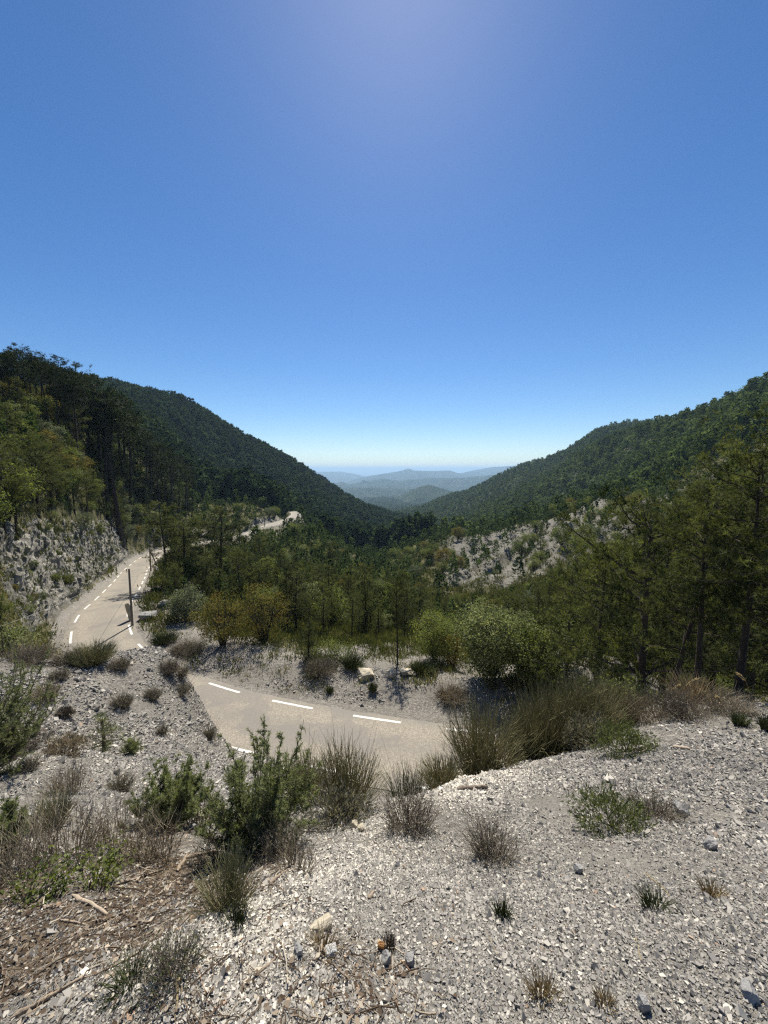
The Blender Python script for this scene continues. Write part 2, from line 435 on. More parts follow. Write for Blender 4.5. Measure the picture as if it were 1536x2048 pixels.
# ground: mask R = dry turf and scrub, G = leaf litter soil, B = bare pale rock; rest is grey marl gravel
def ground_material(pale=1.0):
    m, t = mat_new('ground')
    tc = t.nodes.new('ShaderNodeTexCoord'); co = tc.outputs['Object']
    mk_ = attr(t, 'mask', True)
    sp = N(t, 'ShaderNodeSeparateColor', ins={0: mk_})
    big = noise(t, co, 0.35, 5, 0.6); mid = noise(t, co, 2.5, 5, 0.65); fine = noise(t, co, 22, 4, 0.7)
    vc = vor(t, co, 42, out='Color'); vs = N(t, 'ShaderNodeSeparateColor', ins={0: vc}).outputs[0]
    vc2 = vor(t, co, 13, out='Color'); vs2 = N(t, 'ShaderNodeSeparateColor', ins={0: vc2}).outputs[1]
    v01 = math_n(t, 'ADD', math_n(t, 'MULTIPLY', vs, 0.55), math_n(t, 'MULTIPLY', vs2, 0.45))
    gravel = ramp(t, v01, [(0.1, (0.10, 0.093, 0.082)), (0.5, (0.22, 0.205, 0.180)), (0.78, (0.35, 0.325, 0.283)), (0.95, (0.5, 0.465, 0.405))])
    gravel = mixc(t, math_n(t, 'MULTIPLY', ramp(t, mid, [(0.35, 0.0), (0.65, 1.0)]), 0.35), gravel, (0.17, 0.155, 0.135))
    silt = mixc(t, fine, (0.155, 0.144, 0.125), (0.26, 0.242, 0.21))
    gravel = mixc(t, ramp(t, math_n(t, 'ADD', big, math_n(t, 'MULTIPLY', mid, .35)), [(0.62, 0.0), (0.74, 0.7)]), gravel, silt)
    rock = ramp(t, noise(t, co, 0.9, 8, 0.72, 0.6), [(0.32, (0.05, 0.047, 0.04)), (0.47, (0.12, 0.113, 0.098)), (0.6, (0.215, 0.203, 0.18)), (0.75, (0.35, 0.33, 0.285))])
    rock = mixc(t, 1.0, rock, (pale, pale, pale * .97), 'MULTIPLY')
    ms2 = N(t, 'ShaderNodeMapping', ins={'Vector': co, 'Rotation': (0, R(35), R(-37)), 'Scale': (1.6, 0.12, 0.5)})
    streak = noise(t, ms2.outputs[0], 0.55, 7, 0.7, 0.3)
    rock = mixc(t, ramp(t, streak, [(0.44, 0.75), (0.53, 0.0)]), rock, (0.14, 0.135, 0.115))
    turf = ramp(t, math_n(t, 'ADD', math_n(t, 'MULTIPLY', mid, .5), math_n(t, 'MULTIPLY', fine, .5)), [(0.3, (0.040, 0.042, 0.018)), (0.47, (0.085, 0.085, 0.035)), (0.6, (0.15, 0.125, 0.065)), (0.75, (0.23, 0.20, 0.15))])
    soil = ramp(t, math_n(t, 'ADD', math_n(t, 'MULTIPLY', fine, .6), math_n(t, 'MULTIPLY', vs, .4)), [(0.25, (0.035, 0.026, 0.018)), (0.5, (0.10, 0.075, 0.05)), (0.75, (0.21, 0.165, 0.115))])
    nz = math_n(t, 'MULTIPLY', math_n(t, 'SUBTRACT', math_n(t, 'ADD', math_n(t, 'MULTIPLY', mid, .6), math_n(t, 'MULTIPLY', big, .4)), 0.5), 2.2)
    def m01(ch): return math_n(t, 'MULTIPLY', math_n(t, 'SUBTRACT', math_n(t, 'ADD', sp.outputs[ch], nz), 0.4), 4.0, clamp=True)
    c = mixc(t, m01(2), gravel, rock)
    c = mixc(t, m01(0), c, turf)
    c = mixc(t, m01(1), c, soil)
    h = math_n(t, 'ADD', math_n(t, 'MULTIPLY', vor(t, co, 42), -0.5), math_n(t, 'ADD', math_n(t, 'MULTIPLY', vs, 0.35), math_n(t, 'MULTIPLY', fine, 0.6)))
    b1 = N(t, 'ShaderNodeBump', ins={'Height': h, 'Strength': 0.8, 'Distance': 0.03})
    b2 = N(t, 'ShaderNodeBump', ins={'Height': noise(t, co, 1.3, 8, 0.75), 'Strength': 0.7, 'Distance': 0.5, 'Normal': b1.outputs[0]})
    p = N(t, 'ShaderNodeBsdfPrincipled', ins={'Base Color': c, 'Roughness': 0.95, 'Normal': b2.outputs[0], 'Specular IOR Level': 0.15})
    o = t.nodes.new('ShaderNodeOutputMaterial'); t.links.new(p.outputs[0], o.inputs[0])
    return m
def hill_material():
    m, t = mat_new('hill_scrub')
    tc = t.nodes.new('ShaderNodeTexCoord'); co = tc.outputs['Object']
    f = noise(t, co, 0.03, 8, 0.72)
    c = ramp(t, f, [(0.3, (0.022, 0.033, 0.015)), (0.5, (0.045, 0.055, 0.022)), (0.62, (0.085, 0.08, 0.045)), (0.74, (0.17, 0.155, 0.12))])
    b = N(t, 'ShaderNodeBump', ins={'Height': noise(t, co, 0.09, 8, 0.7), 'Strength': 0.6, 'Distance': 4.0})
    p = N(t, 'ShaderNodeBsdfPrincipled', ins={'Base Color': c, 'Roughness': 0.95, 'Normal': b.outputs[0], 'Specular IOR Level': 0.1})
    o = t.nodes.new('ShaderNodeOutputMaterial'); t.links.new(p.outputs[0], o.inputs[0])
    return m
M_ground, M_hill = ground_material(), hill_material()
M_face = ground_material(1.75)

# ---------------------------------------------------------------- ground meshes
turf = sstep(26, 40, RR) * 0.95
turf = np.where((RD < 9) & (~left_side) & (Xg > -20), 0.12 + 0.22 * sstep(6.5, 9, RD), turf)
turf = np.where((RD < 9) & (~left_side) & (Xg <= -20), 0.50, turf)
turf = np.where((RD < 14) & left_side & (RR > 15) & (RR < 34), 0.08, turf)
turf = np.where((RR < 26) & (AZ > 15) & (RR > 9), np.maximum(turf, 0.45), turf)
turf = turf * (1 - marl_m) + (0.22 + .18 * perlin(Xg / 14, Yg / 14, 48)) * marl_m
turf = turf * (1 - cliff_m) + 0.34 * cliff_m
turf = turf * (1 - cut_far) + 0.30 * cut_far
wl = sstep(50, 62, RR) * (1 - sstep(80, 96, RR)) * sstep(33, 38, AZ)
turf = turf * (1 - wl) + 0.33 * wl
shoulder = (RD < HALF + 1.0)
turf = np.where(shoulder, 0.12, turf)
rockm = np.clip(marl_m * 0.9 + cliff_m * 0.95 + cut_far + wl * .9, 0, 1)
rockm = np.where(shoulder, 0.0, rockm)
litter = (1 - sstep(2.6, 4.4, RR)) * (1 - sstep(-26, -12, AZ)) * sstep(1.45, 2.0, RR) * 0.72
litter = np.maximum(litter, .26 * ((RD < 10) & (RD > HALF) & (~left_side) & (Xg > -22)))
litter = np.clip(litter + 0.35 * perlin(Xg / .55, Yg / .55, 71) * ((litter > .02) & (RR < 8)), 0, 1)
litter = np.maximum(litter, 0.22 * (1 - sstep(1.25, 1.5, RR)) * (1 - sstep(0, 14, AZ)))
mask = np.stack([turf, litter, rockm], -1)
ids = np.arange(AZ.size).reshape(AZ.shape)
def grid_mesh(name, i0, i1, j0, j1, mat, cap=False):
    V = np.stack([Xg, Yg, Zg], -1)[i0:i1, j0:j1]
    a, b = V.shape[:2]
    ii = np.arange(a * b).reshape(a, b)
    f = np.stack([ii[:-1, :-1], ii[:-1, 1:], ii[1:, 1:], ii[1:, :-1]], -1).reshape(-1, 4)
    V = V.reshape(-1, 3); mk_ = mask[i0:i1, j0:j1].reshape(-1, 3)
    if cap:
        V = np.vstack([V, [[0, 0, -1.6]]]); mk_ = np.vstack([mk_, mk_[:1]])
        t_ = np.stack([np.full(a - 1, a * b), ii[:-1, 0], ii[1:, 0]], -1)
        f = [f, t_]
    o = mk(name, V, f, mat, attrs={'mask': mk_}, smooth=True)
    return tag(o, kind='structure')
jn = int(np.searchsorted(g_r, 230)); jf = NR
i_mid = int(np.searchsorted(g_az, 5.0)); iL = 0; iE = len(g_az)
tag(grid_mesh('ground', 0, iE, 0, jn + 1, M_ground, cap=True), 'grey marl gravel slope, road cutting and scrubby valley sides', 'ground')
tag(grid_mesh('hill', 0, i_mid + 1, jn, jf, M_hill), 'dark pine covered mountainside left of the valley', 'hill')
tag(grid_mesh('hill', i_mid, iE, jn, jf, M_hill), 'green wooded mountainside right of the valley', 'hill')

# ---------------------------------------------------------------- far ridges and the plain
def ridge(label, pts_, r0, depth, zbase, amp, seed, mat=M_hill):
    pts_ = [az_t(a, b) for a, b in pts_]
    azs = np.array([p_[0] for p_ in pts_]); ts = np.array([p_[1] for p_ in pts_])
    na, nr = 420, 90
    aa = np.linspace(azs[0], azs[-1], na); crest = np.interp(aa, azs, ts) * r0
    rr = np.linspace(r0 * (1 - depth), r0 * (1 + depth * 0.6), nr)
    A_, R_ = np.meshgrid(aa, rr, indexing='ij')
    X = R_ * np.sin(np.radians(A_)); Y = R_ * np.cos(np.radians(A_))
    prof = np.where(R_ < r0, 1 - ((r0 - R_) / (r0 * depth)) ** 1.15, 1 - ((R_ - r0) / (r0 * depth * .6)) ** 1.5)
    L = r0 * 0.09
    rid = 0.5 - np.abs(perlin(X / L, Y / (L * 1.8), seed)) * 1.3 + 0.35 * fbm(X / L * 3, Y / L * 3, 3, seed + 3)
    h = zbase + (crest[:, None] - zbase) * np.clip(prof, 0, 1)
    wob = np.clip(1 - np.abs(R_ - r0) / (r0 * depth) * 0.6, 0, 1) * sstep(0, .06, (A_ - azs[0]) / (azs[-1] - azs[0])) * sstep(0, .06, (azs[-1] - A_) / (azs[-1] - azs[0]))
    Z = h + rid * amp * np.where(R_ < r0 * .99, 1.0, .25) * wob * sstep(0, .12, np.abs(R_ - r0) / r0 + .012) + perlin(A_ * 14, A_ * 0, seed + 8) * r0 * .0008
    ii = np.arange(na * nr).reshape(na, nr)
    f = np.stack([ii[:-1, :-1], ii[:-1, 1:], ii[1:, 1:], ii[1:, :-1]], -1).reshape(-1, 4)
    o = mk('hill', np.stack([X, Y, Z], -1).reshape(-1, 3), f, mat, smooth=True)
    tag(o, label, 'hill', kind='structure')
def far_material():
    m, t = mat_new('far_woodland')
    tc = t.nodes.new('ShaderNodeTexCoord'); co = tc.outputs['Object']
    f = noise(t, co, 0.006, 9, 0.75)
    c = ramp(t, f, [(0.38, (0.018, 0.030, 0.016)), (0.55, (0.035, 0.048, 0.025)), (0.68, (0.09, 0.085, 0.06))])
    p = N(t, 'ShaderNodeBsdfPrincipled', ins={'Base Color': c, 'Roughness': 1.0, 'Specular IOR Level': 0.0})
    o = t.nodes.new('ShaderNodeOutputMaterial'); t.links.new(p.outputs[0], o.inputs[0])
    return m
M_far = far_material()
ridge('pale blue flat topped ridge on the left of the horizon', [(430, 950), (560, 948), (625, 944), (680, 943), (715, 949), (760, 962), (800, 975)], 15000, .3, -500, 200, 201, M_far)
ridge('blue ridge with a small pointed summit in the valley opening', [(640, 990), (690, 966), (720, 955), (770, 947), (800, 942), (817, 937), (828, 941), (860, 942), (900, 941), (915, 946), (960, 952), (1020, 965), (1080, 980)], 10500, .3, -420, 160, 202, M_far)
ridge('blue ridge on the right running behind the wooded shoulder', [(850, 965), (915, 948), (945, 941), (985, 934), (1020, 932), (1060, 930), (1140, 928), (1260, 935)], 12500, .3, -450, 190, 203, M_far)
ridge('hazy middle ridge in front of the pointed summit', [(600, 985), (660, 972), (682, 966), (700, 969), (740, 961), (765, 958), (800, 962), (830, 958), (870, 956), (920, 956), (980, 950), (1040, 948), (1120, 950)], 6800, .3, -380, 150, 204, M_far)
ridge('low bluish wooded ridge closing the valley', [(600, 1000), (670, 978), (720, 975), (790, 977), (850, 978), (900, 985), (960, 992), (1060, 1000)], 4600, .3, -330, 95, 205, M_far)
ridge('rounded hill with pale clearings at the end of the valley', [(700, 1022), (750, 1008), (800, 992), (835, 975), (858, 969), (880, 976), (905, 983), (950, 992), (1010, 1005)], 3000, .26, -250, 45, 206, M_far)
o = mk('plain', np.array([(-60000, 2600, -420), (60000, 2600, -420), (60000, 60000, -480), (-60000, 60000, -480), (-60000, -30000, -420), (60000, -30000, -420)]), np.array([(0, 1, 2, 3), (4, 5, 1, 0)]), M_far)
tag(o, 'distant lowland under the haze', 'plain', kind='structure')

# ---------------------------------------------------------------- road
def road_material():
    m, t = mat_new('worn_asphalt')
    tc = t.nodes.new('ShaderNodeTexCoord'); co = tc.outputs['Object']
    ac = attr(t, 'tint')      # across the road 0..1
    sp_ = vor(t, co, 30, out='Color'); s0 = N(t, 'ShaderNodeSeparateColor', ins={0: sp_}).outputs[0]
    c = ramp(t, s0, [(0.0, (0.145, 0.128, 0.100)), (0.6, (0.232, 0.205, 0.162)), (1.0, (0.35, 0.312, 0.25))])
    track = ramp(t, ac, [(0.0, 1.0), (0.06, 0.9), (0.14, 0.2), (0.24, 0.0), (0.36, 0.65), (0.5, 0.8), (0.62, 0.5), (0.76, 0.0), (0.88, 0.3), (0.95, 0.9), (1.0, 1.0)])
    c = mixc(t, math_n(t, 'MULTIPLY', track, noise(t, co, 0.8, 4)), c, (0.15, 0.14, 0.125))
    c = mixc(t, ramp(t, noise(t, co, 0.33, 3, 0.5), [(0.54, 0.0), (0.57, 0.55)]), c, (0.15, 0.14, 0.125))
    c = mixc(t, ramp(t, noise(t, co, 5.0, 6, 0.7), [(0.50, 0.0), (0.75, 0.45)]), c, (0.13, 0.118, 0.10))
    b = N(t, 'ShaderNodeBump', ins={'Height': noise(t, co, 60, 3), 'Strength': 0.4, 'Distance': 0.01})
    p = N(t, 'ShaderNodeBsdfPrincipled', ins={'Base Color': c, 'Roughness': 0.8, 'Normal': b.outputs[0], 'Specular IOR Level': 0.3})
    o = t.nodes.new('ShaderNodeOutputMaterial'); t.links.new(p.outputs[0], o.inputs[0])
    return m
M_road = road_material()
s_, p_ = resample(0.4)
tg = np.gradient(p_[:, :2], axis=0); tg /= np.linalg.norm(tg, axis=1)[:, None]; nrm = np.stack([-tg[:, 1], tg[:, 0]], 1)
ac = np.linspace(-1, 1, 11)
edge = HALF + 0.10 * perlin(s_ / 1.5, s_ * 0, 5)
V = np.zeros((len(s_), 11, 3)); 
V[..., :2] = p_[:, None, :2] + nrm[:, None, :] * (ac[None, :, None] * edge[:, None, None])
V[..., 2] = p_[:, None, 2] + 0.035 - 0.03 * ac[None, :] ** 2
V[:, 0, 2] -= 0.03; V[:, -1, 2] -= 0.03
ii = np.arange(len(s_) * 11).reshape(len(s_), 11)
f = np.stack([ii[:-1, :-1], ii[1:, :-1], ii[1:, 1:], ii[:-1, 1:]], -1).reshape(-1, 4)
road = mk('road', V.reshape(-1, 3), f, M_road, attrs={'tint': np.tile((ac + 1) / 2, len(s_))}, smooth=True)
tag(road, 'narrow pale asphalt mountain road bending round the valley side', 'road', kind='structure')
M_paint = simple('white_road_paint', (0.36, 0.34, 0.30), (0.74, 0.73, 0.69), 7, 0.7, 0.1)
def dash(s0, L, off, wd=0.17):
    ss = np.linspace(s0, s0 + L, 9)
    c = np.stack([np.interp(ss, s_, p_[:, k]) for k in range(3)], 1)
    nn = np.stack([np.interp(ss, s_, nrm[:, k]) for k in range(2)], 1)
    a = c[:, :2] + nn * (off - wd / 2); b = c[:, :2] + nn * (off + wd / 2)
    zz = c[:, 2] + 0.035 - 0.03 * (abs(off) / HALF) ** 2 + 0.005
    V = np.concatenate([np.column_stack([a, zz]), np.column_stack([b, zz])])
    k_ = np.arange(8); return V, np.stack([k_, k_ + 1, k_ + 10, k_ + 9], 1)
# the dash phase is taken from the stretch in front of the camera
s_ref = s_[np.argmin(np.abs(p_[:, 0] - 0.6) + (p_[:, 1] > 30) * 99)]
for off in (-2.12, 2.12):
    g = Geo()
    for k_ in range(-6, 46):
        s0 = s_ref + (k_ * 5.6 if off < 0 else k_ * 5.6 + 1.2)
        if s0 < 1 or s0 + 3 > s_[-1] - 2: continue
        v_, q_ = dash(s0, 2.9, off); g.add(v_, q=q_)
    g.build('edge_marking', M_paint, road)
print('terrain', round(time.time() - T0, 1))

# ---------------------------------------------------------------- fractured rock face beside the road
def worley(x, y, seed):
    g = np.random.default_rng(seed); T = g.random((64, 64, 5))
    xi, yi = np.floor(x).astype(int), np.floor(y).astype(int); best = np.full(x.shape, 9.); val = np.zeros(x.shape); sec = np.full(x.shape, 9.)
    for dx in (-1, 0, 1):
        for dy in (-1, 0, 1):
            c = T[(xi + dx) & 63, (yi + dy) & 63]; px_, py_ = xi + dx + c[..., 0], yi + dy + c[..., 1]
            d = np.hypot(x - px_, y - py_); v = c[..., 2] + (c[..., 3] - .5) * (x - px_) * 1.4 + (c[..., 4] - .5) * (y - py_) * 1.4
            sec = np.where(d < best, best, np.minimum(sec, d)); val = np.where(d < best, v, val); best = np.minimum(best, d)
    return val, sec - best
def rock_face(sa, sb, dmax, hmax, label):
    ss = np.arange(sa, sb, .2); dd = np.linspace(2.95, dmax, 110)
    c = np.stack([np.interp(ss, rs_s, rs_p[:, k_]) for k_ in range(3)], 1); nn = np.stack([np.interp(ss, rs_s, rn[:, k_]) for k_ in range(2)], 1)
    nn /= np.linalg.norm(nn, axis=1)[:, None]
    X = c[:, None, 0] + nn[:, None, 0] * dd; Y = c[:, None, 1] + nn[:, None, 1] * dd
    Z = ground_z(X, Y); h = Z - c[:, None, 2]; S = np.repeat(ss[:, None], len(dd), 1); Ar = np.cumsum(np.hypot(np.gradient(Z, axis=1), np.gradient(X, axis=1) + np.gradient(Y, axis=1)), axis=1)
    a1, b1 = S * .86 + Ar * .5, -S * .5 + Ar * .86
    v1, e1 = worley(a1 / 2.6, b1 / .8, 1); v2, e2 = worley(a1 / .9, b1 / .38, 2)
    disp = .60 * v1 + .26 * v2 + .5 * np.abs(perlin(S / 4, Ar / 5, 91)) * 2 - .35 * (e1 < .07) - .12 * (e2 < .09) + .06 * perlin(S / .25, Ar / .25, 92)
    edge = sstep(0, .07, (S - sa) / (sb - sa)) * sstep(0, .07, (sb - S) / (sb - sa)) * sstep(2.95, 3.5, dd)[None] * (1 - sstep(dmax - 1.5, dmax, dd))[None]
    w_ = edge * sstep(.3, 1.6, h) * (1 - sstep(hmax - 2, hmax + 1, h))
    dz = -0.25 + w_ * (.72 * disp + .18)
    V = np.stack([X - nn[:, None, 0] * dz * .8, Y - nn[:, None, 1] * dz * .8, Z + dz * .45], -1)
    ii = np.arange(V.shape[0] * V.shape[1]).reshape(V.shape[:2])
    f = np.stack([ii[:-1, :-1], ii[1:, :-1], ii[1:, 1:], ii[:-1, 1:]], -1).reshape(-1, 4)
    veg = np.clip(.20 + .35 * perlin(S / 3, Ar / 2.2, 93) + .25 * sstep(hmax * .5, hmax, h) - .25 * (v1 - .5), 0, 1)
    mk_ = np.stack([veg, np.zeros_like(veg), np.full_like(veg, 1.0)], -1)
    o = mk('rock_face', V.reshape(-1, 3), f, M_face, attrs={'mask': mk_.reshape(-1, 3)}, smooth=False)
    tag(o, label, 'rock face', kind='structure')
sY = lambda y: float(rs_s[np.argmin(np.abs(rs_p[:, 1] - y) + (rs_p[:, 0] > -20) * 99)])
rock_face(sY(31), sY(95), 10.5, 10.5, 'fractured grey rock cutting beside the road bend')
rock_face(sY(120), sY(205), 9.5, 9, 'pale rock cutting beside the far stretch of road')

# ---------------------------------------------------------------- vegetation: materials
M_bark = simple('pine_bark', (0.022, 0.017, 0.013), (0.075, 0.058, 0.045), 8, 0.95, 0.9, (1, 1, 0.25))
M_pine = foliage('pine_needles', (0.012, 0.020, 0.009), (0.150, 0.165, 0.066), 0.30, (1.5, 1.5, 0.6), objvar=0.45)
M_pine_far = foliage('far_forest', (0.012, 0.026, 0.012), (0.138, 0.182, 0.064), 0.2, objvar=0.0, spec=0.0)
M_pine_dark = foliage('far_pine_forest', (0.007, 0.018, 0.010), (0.075, 0.112, 0.046), 0.15, objvar=0.0, spec=0.0)
M_pine_shade = foliage('shade_darkened_pine_needles', (0.008, 0.016, 0.007), (0.048, 0.062, 0.022), 0.2, (1.4, 1.5, 0.7), objvar=0.4)  # darker copy of the pine needles: shade of the stand painted into the colour
M_leaf = foliage('broad_leaves', (0.034, 0.052, 0.016), (0.175, 0.195, 0.066), 0.38, (1.4, 1.45, 0.7), objvar=0.5)
M_leaf_pale = foliage('pale_leaves', (0.040, 0.056, 0.020), (0.32, 0.34, 0.17), 0.36, (1.3, 1.35, 0.8), objvar=0.2)
M_leaf_rust = foliage('turning_leaves', (0.055, 0.056, 0.016), (0.165, 0.15, 0.042), 0.38, (1.4, 1.3, 0.7), objvar=0.15, extra=(0.17, 0.075, 0.035))
M_leaf_grey = foliage('grey_green_leaves', (0.075, 0.095, 0.06), (0.20, 0.22, 0.15), 0.3, objvar=0.2)
M_broom = foliage('broom_stems', (0.11, 0.115, 0.05), (0.33, 0.305, 0.17), 0.16, objvar=0.2, extra=(0.27, 0.22, 0.15))
M_dry = foliage('dry_twigs', (0.15, 0.125, 0.085), (0.36, 0.31, 0.225), 0.15, (1.2, 1.1, 0.9), objvar=0.2, extra=(0.34, 0.29, 0.21))
M_straw = foliage('dry_straw', (0.22, 0.17, 0.09), (0.50, 0.42, 0.26), 0.35, (1.2, 1.1, 0.8), objvar=0.1)
M_juniper = foliage('juniper_needles', (0.085, 0.10, 0.048), (0.25, 0.27, 0.13), 0.32, (1.4, 1.5, 0.7), objvar=0.15)
M_cushion = foliage('grey_cushion_leaves', (0.11, 0.108, 0.085), (0.31, 0.29, 0.24), 0.2, objvar=0.2)
M_tuft = foliage('green_tuft', (0.045, 0.06, 0.022), (0.15, 0.17, 0.075), 0.3, objvar=0.2)
M_wood = simple('dry_wood', (0.16, 0.12, 0.085), (0.40, 0.33, 0.25), 6, 0.9, 0.6, (1, 1, 0.3))
M_twig = simple('dark_twigs', (0.085, 0.070, 0.050), (0.22, 0.185, 0.135), 9, 0.95, 0.5)

# ---------------------------------------------------------------- vegetation: builders (each returns linked meshes data)
def branch_curve(p0, dirn, L, droop, M=6, g=rng, wig=0.04):
    k_ = np.linspace(0, 1, M)[None, :, None]
    P = p0[:, None, :] + dirn[:, None, :] * (L[:, None, None] * k_)
    P[..., 2] += (droop[:, None] * (k_[..., 0] ** 2)) * L[:, None]
    P[:, 1:] += np.cumsum(g.normal(size=(len(p0), M - 1, 3)), axis=1) * wig * L[:, None, None] / M
    return P
def pine_mesh(H, bare, Rc, seed, tuft, ntuft, per, style='flat', wn=0.03, bend=0.02, clus=5):
    """H height, bare fraction of clear trunk, Rc crown radius, tuft length, ntuft tufts, per needles each"""
    g = np.random.default_rng(seed)
    M = 12
    zz = np.linspace(-0.4, H * 0.985, M)
    lean = g.normal(size=2) * bend
    tx = lean[0] * zz + 0.10 * np.sin(zz / H * 5 + seed) * H * .06; ty = lean[1] * zz + 0.1 * np.cos(zz / H * 4 + seed) * H * .06
    tx -= tx[0]; ty -= ty[0]
    r0 = 0.0125 * H + 0.035
    tr = Geo()
    v_, q_, _ = tubes(np.stack([tx, ty, zz], 1)[None], (r0 * (1 - np.clip(zz / H, 0, 1)) ** 0.8 + 0.012)[None], 8)
    tr.add(v_, q=q_)
    z0 = H * bare
    nb = int(26 + 30 * (1 - bare))
    hb = np.sort(g.random(nb)) ** 0.9
    hz = z0 + (H * 0.98 - z0) * hb
    # whorls: snap heights to storeys so that layers with gaps appear
    nst = max(7, int((H - z0) / 0.75)); st = (H * .98 - z0) / nst
    hz = z0 + (np.floor((hz - z0) / st) + 0.5) * st + g.normal(size=nb) * st * 0.13
    rel = np.clip((hz - z0) / (H - z0), 0, 1)
    if style == 'cone': prof = (1 - rel) ** 0.85 + 0.08
    elif style == 'tall': prof = np.sin(np.clip(rel * 0.9 + 0.18, 0, 1) * np.pi) ** 0.7 * 0.9 + 0.18
    else: prof = np.clip(0.62 + 0.9 * rel, 0, 1) * np.sqrt(np.clip(1 - rel ** 3.0, 0, 1)) + 0.10
    L = Rc * prof * (0.65 + 0.5 * g.random(nb))
    th = np.arange(nb) * 2.4 + g.normal(size=nb) * 0.5
    up = {'cone': 0.12, 'tall': 0.15, 'flat': 0.10}[style] + 0.55 * rel ** 2
    d = np.stack([np.cos(th), np.sin(th), up + g.normal(size=nb) * .08], 1)
    p0 = np.stack([np.interp(hz, zz, tx), np.interp(hz, zz, ty), hz], 1)
    B = branch_curve(p0, d, L, np.full(nb, 0.10) * np.where(rel > .7, 2.0, 0.6), 6, g, 0.22)
    br = (0.010 + 0.010 * L[:, None]) * np.linspace(1, 0.25, 6)[None]
    v_, q_, _ = tubes(B, br, 4); tr.add(v_, q=q_)
    # dead snags under the crown
    ns = 7
    hs = z0 * (0.35 + 0.6 * g.random(ns)); ts = g.random(ns) * 6.28
    S = branch_curve(np.stack([np.interp(hs, zz, tx), np.interp(hs, zz, ty), hs], 1), np.stack([np.cos(ts), np.sin(ts), g.normal(size=ns) * .2], 1), Rc * (0.15 + .3 * g.random(ns)), np.full(ns, -.1), 4, g, .3)
    if bare > .15:
        v_, q_, _ = tubes(S, 0.010 * np.linspace(1, .3, 4)[None], 3); tr.add(v_, q=q_)
    # foliage tufts along branches, mostly the outer part, spread sideways in flat plates
    wb = L / L.sum(); nc_ = max(60, ntuft // clus); cid = g.integers(0, nc_, ntuft)
    bi = g.choice(nb, nc_, p=wb)[cid]
    kk = (0.22 + 0.8 * g.random(nc_) ** 0.7)[cid] + g.normal(size=ntuft) * .02
    kf = np.clip(kk, 0, 1) * 5; i0 = np.minimum(kf.astype(int), 4); fr = (kf - i0)[:, None]
    c = B[bi, i0] * (1 - fr) + B[bi, i0 + 1] * fr
    spread = (0.10 + 0.22 * kk) * L[bi]
    side = np.stack([-np.sin(th[bi]), np.cos(th[bi]), np.zeros(ntuft)], 1)
    c = c + side * (g.normal(size=nc_)[cid] * spread)[:, None] + np.array([0, 0, 1]) * ((g.normal(size=nc_) * st * 0.20 + 0.04)[cid])[:, None]
    c = c + g.normal(size=(ntuft, 3)) * tuft * [.55, .55, .40]
    ctint = g.normal(size=nc_)[cid]
    fd = np.stack([np.cos(th[bi]), np.sin(th[bi]), np.full(ntuft, 0.9)], 1)
    fd = fd * 0.7 + rnd_unit(ntuft, g) * 0.5
    nd = fd[:, None, :] + g.normal(size=(ntuft, per, 3)) * 0.75
    nd /= np.linalg.norm(nd, axis=2, keepdims=True)
    ln = tuft * (0.6 + 0.6 * g.random((ntuft, per, 1)))
    wv = np.cross(nd, g.normal(size=(ntuft, per, 3))); wv /= np.linalg.norm(wv, axis=2, keepdims=True)
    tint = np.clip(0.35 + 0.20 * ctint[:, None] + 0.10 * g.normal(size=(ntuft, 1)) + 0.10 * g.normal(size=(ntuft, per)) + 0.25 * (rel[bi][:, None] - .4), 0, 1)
    cc = np.repeat(c[:, None, :], per, 1) + nd * tuft * 0.05
    V, T, a = tris(cc.reshape(-1, 3), (nd * ln).reshape(-1, 3), (wv * wn).reshape(-1, 3), tint.ravel())
    cr = Geo().add(V, t=T, a=a)
    return tr, cr
